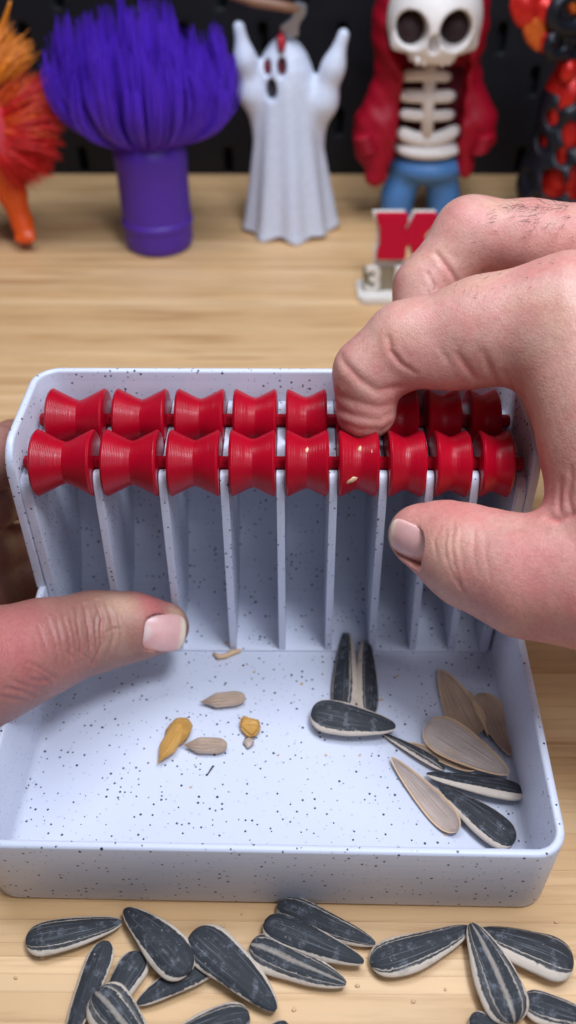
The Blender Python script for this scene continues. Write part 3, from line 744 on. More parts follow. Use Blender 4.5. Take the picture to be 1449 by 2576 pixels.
# ------------------------------------------------------------------ hands
def J(px, py, depth, r): return (un(px, py, depth=depth), r)
def nail_frame(c, along, normal):
    a = np.asarray(along, float); a /= np.linalg.norm(a); n = np.asarray(normal, float); n = n-a*(n @ a); n /= np.linalg.norm(n)
    return c, a, np.cross(n, a), n
def nail_field(P, nf, lu, lv, Rv, Ru):
    c, a, s, n = nf; q = P-c; u = q @ a; v = q @ s; w_ = q @ n
    ws = -v*v/(2*Rv)-u*u/(2*Ru)
    e = (np.abs(u/lu)**4+np.abs(v/lv)**4)**0.25
    return np.maximum((e-1)*min(lu, lv), -(w_-ws))        # < 0 over the nail bed and above it
def nail_mesh(nf, lu, lv, Rv, Ru, th=0.35, n=22):
    c, a, s, nn = nf; V = []; E = []; F = []
    for layer in (0, 1):
        for i in range(n+1):
            for k in range(n+1):
                x = -1+2*i/n; y_ = -1+2*k/n
                m = max(abs(x), abs(y_)); l4 = (abs(x)**4+abs(y_)**4)**0.25 or 1; u, v = x*m/l4*lu, y_*m/l4*lv
                ws = -v*v/(2*Rv)-u*u/(2*Ru)+(0.12 if layer == 0 else -th)-0.5*max(0, m-0.9)/0.1*(0.35 if layer == 0 else 0)
                V.append(c+a*u+s*v+nn*ws); E.append(max(0.0, min(1.0, (u/lu-0.66)/0.14)))
    q = (n+1)**2; g = lambda L, i, k: L*q+i*(n+1)+k
    for i in range(n):
        for k in range(n):
            F.append([g(0, i, k), g(0, i+1, k), g(0, i+1, k+1), g(0, i, k+1)]); F.append([g(1, i, k+1), g(1, i+1, k+1), g(1, i+1, k), g(1, i, k)])
    for i in range(n):
        F.append([g(0, i+1, 0), g(0, i, 0), g(1, i, 0), g(1, i+1, 0)]); F.append([g(0, i, n), g(0, i+1, n), g(1, i+1, n), g(1, i, n)])
        F.append([g(0, 0, i), g(0, 0, i+1), g(1, 0, i+1), g(1, 0, i)]); F.append([g(0, n, i+1), g(0, n, i), g(1, n, i), g(1, n, i+1)])
    V, F = bmout(fixn(V, F)); M_ = []
    for p in V:
        q = p-c; u = (q @ a)/lu; v = (q @ s)/lv; M_.append(max(0.0, min(1.0, (0.62-math.hypot((u+1.05)*1.1, v))/0.18)))
    return V, F, E, M_
def hnoise(V, f, seed):
    r_ = np.random.default_rng(seed); o = np.zeros(len(V))
    for i in range(10):
        k = r_.normal(size=3)*f; o += np.sin(V @ k+r_.uniform(0, 6.28))
    return o/3.2
def surf(fun, px, py, d0, d1):
    """where the sight line through a picture position meets the hand"""
    dd = np.arange(d0, d1, 0.35); q = np.array([un(px, py, depth=d_) for d_ in dd]); h_ = np.nonzero(fun(q) < 0)[0]
    return q[h_[0]] if len(h_) else None
def creases(V, fun, lines):
    """skin folds: (points of the fold, width, depth)"""
    D = np.zeros(len(V))
    for pts, d0, d1, wd, dp in lines:
        # a smooth run through the points
        pts = np.array(pts, float); tt = np.linspace(0, len(pts)-1, 6*(len(pts)-1)+1)
        px = np.interp(tt, range(len(pts)), pts[:, 0])+np.convolve(rng.normal(0, 2.2, len(tt)+4), np.ones(5)/5, 'valid'); py = np.interp(tt, range(len(pts)), pts[:, 1])
        P3 = [surf(fun, x, y_, d0, d1) for x, y_ in zip(px, py)]
        w3 = np.sin(np.linspace(0.12, 0.88, len(P3))*math.pi)**0.6
        ok = [(p, w_) for p, w_ in zip(P3, w3) if p is not None]
        if len(ok) < 2: continue
        A = np.array([o[0] for o in ok])
        near = np.nonzero(((V > A.min(0)-5*wd) & (V < A.max(0)+5*wd)).all(1))[0]
        if not len(near): continue
        Q = V[near]; best = np.full(len(Q), 1e9); amp = np.zeros(len(Q))
        for i in range(len(A)-1):
            ba = A[i+1]-A[i]; t = np.clip(((Q-A[i]) @ ba)/(ba @ ba+1e-9), 0, 1); d_ = np.linalg.norm(Q-A[i]-t[:, None]*ba, axis=1)
            m = d_ < best; best[m] = d_[m]; amp[m] = (ok[i][1]*(1-t)+ok[i+1][1]*t)[m]
        D[near] -= amp*dp*(np.exp(-(best/wd)**2)-0.28*np.exp(-((best-2.4*wd)/(1.4*wd))**2))
    return D
def build_hand(name, label, fun, lo, hi, h, mat, nails, items, reds, pales):
    def f2(P):
        d = fun(P)
        for nl in nails: d = smax(d, -nail_field(P, *nl), 0.35)
        return d
    V, Q = nets(f2, lo, hi, h)
    N = vnormals(V, Q)
    D = creases(V, fun, items)+0.05*hnoise(V, 0.22, 3)+0.02*hnoise(V, 1.1, 5)
    V = V+N*D[:, None]
    red = np.zeros(len(V)); pale = np.zeros(len(V))
    for P, r_, s_ in reds: red = np.maximum(red, s_*np.exp(-(np.linalg.norm(V-np.asarray(P), axis=1)/r_)**2))
    for P, r_, s_ in pales: pale = np.maximum(pale, s_*np.exp(-(np.linalg.norm(V-np.asarray(P), axis=1)/r_)**2))
    red = np.clip(red+np.clip(-D-0.12, 0, 0.4)*0.6, 0, 1)
    c = V.mean(0); root = empty(name, (c[0], c[1], 0), label, 'hand')
    sk_o = mk('skin', V, Q, MAT[mat], root, attr={'red': red, 'pale': pale})
    for nl in nails:
        v, f, e, m_ = nail_mesh(*nl); mk('nail', v, f, MAT['nail'], root, attr={'edge': e, 'moon': m_})
    return root
toC = lambda P: (CAM-np.asarray(P))/np.linalg.norm(CAM-np.asarray(P))

# right hand: fingers curl down on the rollers, thumb in front
ri = [J(1420, 815, 226, 18.5), J(1215, 832, 233, 13.8), J(1020, 862, 238, 10.6), J(926, 936, 241, 8.9), J(921, 1032, 245, 8.6)]
rm = [J(1500, 640, 250, 14.5), J(1330, 605, 258, 11.2), J(1185, 592, 262, 10.9), J(1070, 725, 265, 9.2), J(1042, 915, 262, 8.2)]
rr = [J(1560, 640, 268, 14), J(1405, 600, 282, 10.4), J(1260, 740, 284, 9.4), J(1150, 905, 268, 8.6)]
rl = [J(1620, 760, 280, 13), J(1470, 800, 300, 9.5), J(1385, 960, 300, 8.6), J(1352, 1075, 296, 8.0)]
rt = [J(1048, 1344, 236, 7.8), J(1112, 1362, 233, 10.0), J(1190, 1402, 226, 12.6), J(1330, 1450, 218, 14.6), J(1500, 1450, 212, 17.5), J(1680, 1330, 208, 24)]
palm = [J(1430, 830, 226, 17.5), J(1645, 1150, 214, 25), J(1900, 1300, 200, 30)]
palm2 = [J(1520, 650, 250, 14.5), J(1700, 900, 232, 24), J(1900, 1250, 208, 30)]
web = [J(1480, 1180, 220, 7), J(1500, 1330, 216, 9)]
def rhand(P):
    d = smin(chain(P, palm, 8), chain(P, palm2, 8), 10)
    d = smin(d, chain(P, ri, 5), 5); d = smin(d, chain(P, rt, 6), 9)
    d = smin(d, chain(P, rm, 4), 2.2); d = smin(d, chain(P, rr, 4), 2.0); d = smin(d, chain(P, rl, 4), 2.0)
    d = smin(d, chain(P, web, 5), 6)
    # pads
    d = smin(d, ell(P, un(1120, 905, depth=235), (13, 8, 8)), 5)
    d = smin(d, ell(P, un(1010, 920, depth=241), (6, 7, 6)), 4)
    return d
T0, T1, T2 = rt[0][0], rt[1][0], rt[2][0]
tn = nail_frame(un(1024, 1371, depth=228.8), T0-T2, 0.75*toC(T0)+np.array([-0.38, -0.12, -0.42]))
itip, idip, ipip = ri[4][0], ri[3][0], ri[2][0]
items = [([(858, 897), (872, 921), (905, 955), (952, 984), (1020, 970)], 215, 262, 1.1, 0.5),
  ([(841, 990), (894, 1010), (952, 1026), (1000, 1015)], 220, 262, 1.1, 0.34), ([(843, 1030), (894, 1048), (952, 1057), (996, 1035)], 220, 262, 1.1, 0.34),
  ([(849, 1061), (907, 1079), (960, 1081), (983, 1066)], 220, 262, 1.0, 0.28),
  ([(978, 850), (983, 883), (1005, 912), (1045, 937)], 215, 255, 0.7, 0.5), ([(1152, 890), (1176, 925), (1196, 955)], 205, 250, 0.9, 0.4),
  ([(1218, 890), (1238, 938), (1254, 970)], 205, 250, 0.9, 0.4), ([(1268, 935), (1285, 968), (1300, 992)], 205, 250, 0.9, 0.35), ([(1110, 880), (1135, 920)], 205, 250, 0.8, 0.2),
  ([(1098, 639), (1125, 674), (1149, 712)], 235, 275, 0.7, 0.55), ([(1072, 688), (1096, 725)], 235, 275, 0.6, 0.3),
  ([(1111, 1325), (1094, 1359), (1098, 1398)], 205, 245, 0.5, 0.20), ([(1143, 1318), (1136, 1366), (1143, 1423), (1164, 1479)], 200, 245, 0.5, 0.20),
  ([(1160, 1330), (1157, 1380), (1168, 1440)], 200, 245, 0.45, 0.15), ([(1192, 1330), (1192, 1387), (1202, 1440)], 200, 245, 0.5, 0.16), ([(1122, 1400), (1140, 1450), (1175, 1500)], 200, 245, 0.5, 0.2),
  ([(1220, 1340), (1224, 1400), (1235, 1460)], 195, 245, 0.5, 0.12), ([(1125, 1340), (1119, 1372), (1124, 1410)], 205, 245, 0.45, 0.16),
  ([(1376, 1304), (1407, 1310), (1440, 1294)], 195, 240, 0.9, 0.7), ([(1412, 1210), (1406, 1250), (1412, 1290)], 195, 240, 0.8, 0.4), ([(1440, 1180), (1432, 1250), (1438, 1290)], 195, 240, 0.8, 0.3)]
R_reds = [(un(1150, 1270, depth=224), 14, 0.45), (un(1400, 650, depth=232), 16, 0.35), (un(920, 1060, depth=240), 10, 0.30), (un(1090, 960, depth=240), 16, 0.35), (un(1400, 1500, depth=204), 20, 0.28), (un(1385, 1290, depth=215), 10, 0.4)]
R_pales = [(un(1130, 1380, depth=224), 9, 0.35), (un(1320, 1000, depth=214), 14, 0.25)]
allp = np.array([p for p, r_ in ri+rm+rr+rl+rt])
right = build_hand('right_hand', 'right hand reaching in from the right, curled forefinger pressing a red roller', rhand,
                   (allp[:, 0].min()-14, 20, 10), (132, 215, 172), 0.55, 'skin_light', [(tn, 6.6, 5.7, 8.5, 22)], items, R_reds, R_pales)
# short dark hairs on the back of the fingers
parts = []
def hairs(n, box_, depth0, dirpx, L):
    for _ in range(n):
        px = random.uniform(box_[0], box_[2]); py = random.uniform(box_[1], box_[3])
        dds = np.arange(depth0-26, depth0+30, 0.5); qs = np.array([un(px, py, depth=d_) for d_ in dds])
        hit = np.nonzero(rhand(qs) < 0.1)[0]
        if not len(hit): continue
        dd = dds[hit[0]]; p = qs[hit[0]]
        e = un(px+dirpx[0]*L*random.uniform(0.5, 1.2)+random.gauss(0, 4), py+dirpx[1]*L*random.uniform(0.5, 1.2)+random.gauss(0, 4), depth=dd-random.uniform(0.2, 1.6))
        mid = (p+e)/2+toC(p)*random.uniform(0.2, 0.8)
        parts.append(tube(bez(p-toC(p)*0.3, mid, e, 4), [0.04, 0.036, 0.03, 0.012], 4, False))
hairs(30, (1240, 503, 1360, 560), 262, (-0.8, 0.15), 36)
hairs(30, (1280, 502, 1449, 530), 262, (-0.75, -0.3), 34)
hairs(26, (1330, 508, 1449, 575), 262, (-0.8, 0.25), 34)
hairs(34, (1190, 512, 1449, 640), 262, (-0.8, 0.3), 24)
hairs(26, (1180, 640, 1449, 760), 240, (-0.8, 0.25), 18)
hairs(14, (1070, 705, 1200, 742), 240, (0.2, -0.8), 16)
V, F = join(parts); hr = mk('hair', V, F, MAT['hair_dark'], right); hr['kind'] = 'stuff'

# left hand: thumb across the foot of the hopper, fingers round its left side
lt = [J(413, 1578, 271, 7.9), J(330, 1577, 267, 9.7), J(232, 1590, 262, 11.4), J(105, 1628, 251, 13.1), J(0, 1668, 243, 14.3), J(-130, 1700, 236, 18)]
lp = [J(-130, 1700, 236, 18), J(-420, 1500, 236, 26), J(-620, 1400, 230, 30)]
lf1 = [J(-420, 1350, 240, 18), J(-170, 1180, 258, 11.5), J(-20, 1150, 272, 10.2), J(40, 1125, 300, 9), J(90, 1110, 320, 8.5)]
lf2 = [J(-420, 1420, 245, 18), J(-190, 1300, 268, 11), J(-40, 1265, 288, 10), J(50, 1240, 316, 9), J(110, 1230, 336, 8.5)]
lf3 = [J(-420, 1500, 250, 17), J(-200, 1430, 280, 11), J(-50, 1395, 300, 10.5), J(60, 1375, 326, 9.5)]
lf4 = [J(-420, 1560, 255, 16), J(-200, 1530, 284, 10.5), J(-40, 1490, 300, 10), J(70, 1470, 318, 9)]
lpp = [J(-420, 1350, 240, 18), J(-420, 1500, 240, 24)]
def lhand(P):
    d = smin(chain(P, lt, 6), chain(P, lp, 8), 8)
    for c_ in (lf1, lf2, lf3, lf4): d = smin(d, chain(P, c_, 4), 2.5)
    return smin(d, chain(P, lpp, 5), 8)
L0, L1, L2 = lt[0][0], lt[1][0], lt[2][0]
ln = nail_frame(un(414, 1594, depth=262.7), L0-L1+np.array([0, 0, -0.6]), toC(L0)+np.array([0.08, 0.0, -0.22]))
k = 0.352; LL = lambda *q: [(x*k, 1442+y_*k) for x, y_ in q]
items = [(LL((690, 200), (730, 330), (720, 420), (730, 500), (700, 570), (660, 650)), 235, 275, 0.55, 0.60), (LL((690, 290), (680, 400), (690, 480), (685, 560)), 235, 275, 0.45, 0.35),
  (LL((600, 220), (620, 330), (640, 430), (650, 520), (640, 630)), 235, 275, 0.5, 0.40), (LL((760, 220), (800, 330), (820, 420), (800, 510), (760, 600)), 235, 275, 0.5, 0.36),
  (LL((840, 320), (870, 420), (860, 500), (820, 610)), 235, 275, 0.45, 0.22), (LL((545, 250), (560, 400), (580, 500), (570, 650)), 235, 275, 0.45, 0.24),
  (LL((500, 280), (520, 420), (545, 520), (540, 670)), 235, 275, 0.4, 0.14), (LL((450, 280), (480, 420), (505, 540), (490, 690)), 235, 275, 0.45, 0.2), (LL((400, 320), (430, 440), (460, 560), (450, 700)), 232, 275, 0.45, 0.17),
  (LL((330, 320), (380, 450), (410, 590), (400, 710)), 230, 275, 0.45, 0.17), (LL((270, 380), (310, 480), (350, 600)), 228, 275, 0.45, 0.14),
  (LL((760, 420), (810, 395), (870, 400)), 235, 275, 0.4, 0.15), (LL((560, 560), (620, 600), (680, 660)), 235, 275, 0.4, 0.18), (LL((470, 560), (520, 610), (560, 680)), 235, 275, 0.4, 0.18),
  (LL((200, 640), (300, 690), (400, 750)), 225, 270, 0.5, 0.24), (LL((230, 760), (330, 770), (390, 735)), 225, 270, 0.5, 0.26), (LL((30, 820), (150, 840), (240, 880)), 222, 270, 0.5, 0.26),
  (LL((220, 690), (300, 735), (360, 790)), 225, 270, 0.45, 0.2), (LL((60, 740), (140, 790), (250, 820)), 222, 270, 0.45, 0.2), (LL((10, 880), (100, 900), (180, 910)), 222, 270, 0.5, 0.24)]
items = [(p_, d0_, d1_, w_, dp_*1.45) for p_, d0_, d1_, w_, dp_ in items]
L_reds = [(un(372, 1522, depth=263), 6.5, 0.75), (un(400, 1512, depth=268), 5, 0.6), (un(20, 1620, depth=232), 14, 0.5), (un(440, 1650, depth=266), 5, 0.3), (un(180, 1700, depth=240), 9, 0.25)]
L_pales = [(un(310, 1520, depth=258), 6, 0.6), (un(448, 1540, depth=267), 4, 0.6), (un(290, 1600, depth=255), 7, 0.2)]
lall = np.array([p for p, r_ in lt+lf1+lf2+lf3+lp])
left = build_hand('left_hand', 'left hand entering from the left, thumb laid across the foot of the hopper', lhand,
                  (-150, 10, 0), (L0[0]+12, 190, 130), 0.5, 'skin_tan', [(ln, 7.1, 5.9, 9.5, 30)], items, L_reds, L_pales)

# ------------------------------------------------------------------ figures on the table behind
def PL(px, py, Y): return un(px, py, y=Y)
def pxmm(n, Y, px=724, py=400): return n*dep(PL(px, py, Y))/FPX
# purple pot with bristles, a plain stand-in for a figurine
PY = 412.0; b0 = PL(403, 622, PY); b0[2] = 0
pot = empty('figurine_standin', b0, 'plain purple pot with a tall bushy purple tuft, standing in for a figurine', 'pot')
pw = pxmm(90, PY); ptop = PL(400, 345, PY)[2]
prof = [(pw*0.90, 0.0), (pw*0.96, 1.0), (pw, 4), (pw, 14), (pw*1.04, 15), (pw*1.04, 18), (pw, 19), (pw, ptop-18), (pw*1.03, ptop-9), (pw*0.99, ptop-4), (pw*0.86, ptop), (pw*0.5, ptop+2)]
V, F = lathe(prof, 56, 'z', tuple(b0)); mk('pot_body', V, F, MAT['purple_plastic'], pot, angle=40)
parts = []
clumps = []
for k in range(92):
    a = 2*math.pi*(k*0.618034 % 1.0)+random.gauss(0, 0.1); q = math.sqrt((k+0.5)/92); clumps.append((a, q, random.uniform(0.66, 1.04)))
hh = PL(390, 18, PY)[2]-ptop
wd = pxmm(222, PY)
for (a, q, ln_) in clumps:
    lean = random.gauss(0, 0.10)
    for _ in range(24):
        aa = a+random.gauss(0, 0.055); qq = max(0.04, min(1.05, q+random.gauss(0, 0.025)))
        ca, sa = math.cos(aa), math.sin(aa)
        r0 = pw*0.84*qq; p0 = b0+np.array([r0*ca, r0*sa, ptop-2.5])
        out = wd*qq**0.9*(1+random.gauss(0, 0.02))
        top = ptop+hh*ln_*(1.0-0.30*qq**4)*random.uniform(0.84, 1.05)
        p2 = b0+np.array([out*ca*(0.98+lean), out*sa*0.7, top])
        p1 = b0+np.array([out*1.16*ca, out*0.80*sa, ptop+hh*(0.10+0.28*(1-qq))])
        parts.append(tube(bez(p0, p1, p2, 9), [0.38]*7+[0.32, 0.15], 4, False))
V, F = join(parts); o = mk('bristles', V, F, MAT['purple_bristle'], pot); o['kind'] = 'stuff'

# ghost
GY = 440.0; g0 = PL(725, 568, GY); g0[2] = 0
ghost = empty('ghost_figure', g0, 'white sheet ghost figurine with both arms raised and an axe in its head', 'figurine')
gt = PL(718, 90, GY)[2]; gs = dep(PL(720, 300, GY))/FPX
def gcx(z): t = z/gt; return g0[0]+gs*(2-8*t)
lA = [(PL(660, 320, GY), 5.0), (PL(632, 235, GY-4), 5.6), (PL(617, 150, GY-6), 4.5), (PL(601, 68, GY-6), 3.3)]
rA = [(PL(785, 340, GY), 6.0), (PL(812, 255, GY-4), 7.2), (PL(838, 170, GY-6), 5.0), (PL(864, 88, GY-6), 3.3)]
rA2 = [(PL(800, 330, GY-2), 3), (PL(822, 270, GY-4), 7)]
def ghostf(P):
    x = P[..., 0]; y_ = P[..., 1]-GY; z = P[..., 2]
    t = np.clip(z/gt, 0, 1)
    cx = g0[0]+gs*(4-12*t)
    dx = x-cx; th = np.arctan2(y_, dx); ro = np.hypot(dx, y_*1.05)
    R = gs*np.interp(t, [0, 0.06, 0.3, 0.5, 0.68, 0.78, 0.86, 0.92, 0.96, 0.985, 1.0], [126, 118, 100, 86, 76, 71, 64, 52, 38, 23, 0.5])
    R = R*(1+(0.085*(1-t)**1.2)*np.cos(9*th+0.6)*(t < 0.8)+0.03*(1-t)*np.cos(5*th))
    d = np.maximum((ro-R)*0.8, -z+1.2*(1+np.cos(7*th)))
    d = np.maximum(d, z-gt)
    d = smin(d, chain(P, lA, 9), 6); d = smin(d, chain(P, rA, 9), 6)
    for (ex, ey, rw, rh) in eyes_:
        d = smax(d, -ell(P, PL(ex, ey, GY-12.5*0.9), (rw, 8, rh)), 0.5)
    return d
eyes_ = [(673, 172, 2.3, 5.0), (709, 170, 2.9, 5.4), (684, 226, 3.4, 6.4)]
V, Q = nets(ghostf, (g0[0]-42, GY-40, -0.5), (g0[0]+48, GY+40, PL(600, 40, GY)[2]+4), 1.1)
sheet_o = mk('sheet', V, Q, MAT['ghost_white'], ghost)
for k, (ex, ey, rw, rh) in enumerate(eyes_):
    c = PL(ex, ey, GY-4); V, F = ellmesh(c, (np.array([rw+1.2, 0, 0]), np.array([0, 4.5, 0]), np.array([0, 0, rh+1.2])), 14, 10)
    mk('mouth' if k == 2 else 'eye_socket', V, F, MAT['hole_dark' if k == 2 else 'hole_red'], sheet_o)
c = PL(708, 108, GY-9); V, F = ellmesh(c, (np.array([2.6, 0, 0.6]), np.array([0, 5.5, 1.5]), np.array([-0.5, -2.0, 4.5])), 12, 8, 0.15, 3); mk('blood_mark', V, F, MAT['blood_red'], sheet_o)
axe = empty('axe', PL(735, 40, GY), 'toy axe with brown handle and grey blade stuck in the ghost head', 'axe')
V, F = tube([PL(578, -14, GY-10), PL(640, 4, GY-10), PL(700, 14, GY-10), PL(752, 24, GY-10)], [2.6, 2.9, 2.7, 2.5], 12); mk('handle', V, F, MAT['axe_wood'], axe)
A = [PL(742, 2, GY-10), PL(772, 10, GY-10), PL(770, 36, GY-10), PL(752, 60, GY-8), PL(750, 92, GY-5), PL(706, 90, GY-5), PL(704, 66, GY-8), PL(735, 44, GY-10)]
V = [p+np.array([0, -2.0, 0]) for p in A]+[p+np.array([0, 2.0, 0]) for p in A]; n_ = len(A)
F = [list(range(n_)), list(range(n_, 2*n_))[::-1]]+[[i, (i+1) % n_, n_+(i+1) % n_, n_+i] for i in range(n_)]
bm = fixn(V, F); bmesh.ops.bevel(bm, geom=bm.edges[:], offset=0.7, segments=2, affect='EDGES'); V, F = bmout(bm); mk('blade', V, F, MAT['axe_metal'], axe, angle=40)

# skeleton in a red hooded jacket
SY = 452.0; s0 = PL(1060, 560, SY); s0[2] = 0
sk = empty('skeleton_figure', s0, 'skeleton figurine in an open red hooded jacket and blue jeans', 'figurine')
def E_(px, py, dy=0): return un(px, py, y=SY+dy)
u_ = dep(PL(1080, 250, SY))/FPX
def hood(P):
    d = ell(P, E_(1082, 60, 4), (140*u_, 34, 175*u_))
    d = smin(d, chain(P, [(E_(1075, 200, 8), 22), (E_(1075, 330, 8), 24), (E_(1070, 400, 8), 22)], 6), 12)
    d = smin(d, chain(P, [(E_(990, 205, 2), 12), (E_(945, 320, -2), 13), (E_(930, 370, -6), 10)], 5), 8)
    d = smin(d, chain(P, [(E_(1160, 205, 2), 12), (E_(1195, 300, -2), 12), (E_(1208, 345, -6), 9.5)], 5), 8)
    d = smin(d, chain(P, [(E_(970, 320, -8), 9), (E_(945, 440, -12), 7)], 4), 6)
    d = smin(d, chain(P, [(E_(1165, 320, -8), 7), (E_(1172, 430, -10), 4.5)], 4), 6)
    # opening at the face and down the front
    face = ell(P, E_(1092, 70, -22), (112*u_, 30, 120*u_))
    d = smax(d, -face, 2)
    fr = np.maximum(np.abs(P[..., 0]-E_(1075, 300)[0]-0.02*(P[..., 2]-60))-79*u_, np.maximum(P[..., 1]-(SY-2), P[..., 2]-E_(1090, 130)[2]))
    d = smax(d, -fr, 2.5)
    d = smax(d, E_(1000, 465)[2]-P[..., 2], 2)
    d = d+0.5*np.sin(P[..., 2]*0.5+P[..., 0]*0.22)*np.sin(P[..., 0]*0.3+1)
    return d
V, Q = nets(hood, (s0[0]-62, SY-45, 20), (s0[0]+62, SY+42, E_(1080, -110)[2]+4), 1.25); jacket_o = mk('hooded_jacket', V, Q, MAT['hoodie_red'], sk)
for sx_ in (920, 1212):
    parts = []
    for k in range(4):
        cpt = E_(sx_+(-6+4*k)*(1 if sx_ < 1000 else -1), 345+11*k, -16)
        V, F = ellmesh(cpt, (np.array([6.0, 0, 1]), np.array([0, 6, 0]), np.array([0, 0, 2.2])), 12, 8); parts.append((V, F))
    V, F = join(parts); mk('cuff', V, F, MAT['hoodie_red'], jacket_o)
def skull(P):
    d = ell(P, E_(1093, 45, -20), (108*u_, 30, 118*u_))
    d = smin(d, ell(P, E_(1090, 130, -26), (50*u_, 14, 34*u_)), 5)
    d = smin(d, chain(P, [(E_(1005, 110, -30), 4.5), (E_(1014, 130, -31), 3.8)], 2), 4)
    d = smin(d, chain(P, [(E_(1178, 110, -30), 4.5), (E_(1166, 130, -31), 3.8)], 2), 4)
    d = smax(d, -ell(P, E_(1036, 80, -46), (37*u_, 25, 39*u_)), 1.2)
    d = smax(d, -ell(P, E_(1148, 78, -46), (39*u_, 25, 40*u_)), 1.2)
    d = smax(d, -ell(P, E_(1092, 110, -46), (14*u_, 12, 19*u_)), 1.2)
    d = smax(d, E_(1090, 162, -40)[2]-P[..., 2]+0.9*np.abs(np.sin((P[..., 0]-s0[0])*0.75)), 1.0)
    low = np.maximum(P[..., 2]-E_(1090, 136)[2], np.abs(P[..., 0]-E_(1088, 150)[0])-47*u_)
    cheek = np.maximum(np.maximum(E_(1090, 134)[2]-P[..., 2], -1e3), -1e3)
    return smax(d, np.minimum(E_(1090, 138, -40)[2]-P[..., 2], np.abs(P[..., 0]-E_(1088, 150, -40)[0])-52*u_), 1.5)
V, Q = nets(skull, (s0[0]-36, SY-62, E_(1090, 190)[2]), (s0[0]+42, SY+16, E_(1090, -90)[2]), 1.0); skull_o = mk('skull', V, Q, MAT['bone_white'], sk)
for ex in (1036, 1148):
    V, F = ellmesh(E_(ex, 72, -30), (np.array([35*u_, 0, 0]), np.array([0, 8, 0]), np.array([0, 0, 37*u_])), 18, 10); mk('eye_socket', V, F, MAT['socket_shade'], skull_o)  # dark red plug; its darkness stands in for shade deep in the socket
for k in range(6):
    V, F = tube([E_(1052+15*k, 142, -42), E_(1050+15.6*k, 164+3*math.sin(k*2), -42)], [1.9, 1.5], 8); mk('tooth', V, F, MAT['bone_white'], skull_o)
V, F = tube([E_(1085, 165, -12), E_(1078, 240, -15), E_(1074, 345, -15)], [3.6, 3.8, 3.6], 12); mk('spine', V, F, MAT['bone_white'], sk)
for (x0, x1, yy, sag, r_) in ((1010, 1130, 196, -6, 3.2), (1008, 1140, 243, 2, 3.8), (1008, 1138, 290, 4, 3.3), (1004, 1150, 335, 26, 4.2)):
    V, F = tube(bez(E_(x0, yy-4, -8), E_((x0+x1)/2, yy+sag*1.5, -21), E_(x1, yy-(10 if sag > 20 else 2), -8), 12), [r_*0.7]+[r_]*10+[r_*0.7], 10); mk('rib', V, F, MAT['bone_white'], sk)
V, F = ellmesh(E_(1076, 372, -6), (np.array([86*u_, 0, 0]), np.array([0, 15, 0]), np.array([0, 0, 5.5])), 24, 10); mk('pelvis', V, F, MAT['bone_white'], sk)
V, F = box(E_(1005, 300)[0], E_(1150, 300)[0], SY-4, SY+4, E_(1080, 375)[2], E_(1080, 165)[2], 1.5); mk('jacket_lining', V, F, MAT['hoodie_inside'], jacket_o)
def jeans(P):
    d = ell(P, E_(1076, 412, 0), (94*u_, 20, 10.5))
    d = smin(d, chain(P, [(E_(1030, 425, 0), 10.5), (E_(1000, 490, -2), 10), (E_(994, 545, -4), 10.5)], 4), 5)
    d = smin(d, chain(P, [(E_(1110, 425, 0), 11), (E_(1115, 490, -2), 9.5), (E_(1110, 545, -4), 9.5)], 4), 5)
    d = smax(d, P[..., 2]-E_(1080, 384)[2], 1.5)
    return smax(d, 5.0-P[..., 2], 1)
V, Q = nets(jeans, (s0[0]-40, SY-30, 2), (s0[0]+40, SY+30, E_(1080, 375)[2]+2), 1.2); mk('jeans', V, Q, MAT['jeans_blue'], sk)
for ex in (990, 1122):
    p = E_(ex, 545); V, F = ellmesh((p[0], SY-9, 4.4), (np.array([9.5, 0, 0]), np.array([0, 15, 0]), np.array([0, 0, 4.4])), 18, 10); mk('shoe', V, F, MAT['shoe_dark'], sk)

# letter sign in front of the skeleton
KY = 346.0; k0 = PL(990, 745, KY); k0[2] = 0
sign = empty('letter_sign', k0, 'small white stand with a red letter K above raised white characters', 'sign')
ku = dep(PL(1000, 650, KY))/FPX
def Kp(px, py): p = PL(px, py, KY); return (p[0], p[2])
zb = Kp(1000, 728)[1]
V, F = prism(rrect(Kp(897, 740)[0], Kp(1160, 740)[0], KY-13, KY+12, 5, 6, 2), 'z', 0.0, max(zb, 4.0), 0.6); mk('base', V, F, MAT['sign_white'], sign, angle=40)
kout = [(946, 532), (1024, 532), (1026, 556), (1019, 558), (1020, 578), (1044, 532), (1098, 532), (1092, 556), (1066, 586), (1082, 625), (1092, 645), (1042, 645), (1028, 606), (1020, 616), (1020, 626), (1017, 645), (946, 645), (949, 620), (955, 616), (955, 562), (950, 556)]
V, F = prism([Kp(*p) for p in kout], 'y', KY-4.5, KY-0.5, 0.35); mk('letter_k', V, F, MAT['sign_red'], sign, angle=30)
V, F = prism([Kp(x-5+(x-1020)*0.05, y_+3+(y_-588)*0.06) for x, y_ in kout[:14]]+[Kp(1020, 672), Kp(940, 672)]+[Kp(x-5+(x-1020)*0.05, y_+3+(y_-588)*0.06) for x, y_ in kout[17:]], 'y', KY-0.4, KY+2.6, 0.3); mk('back_plate', V, F, MAT['sign_white'], sign, angle=30)
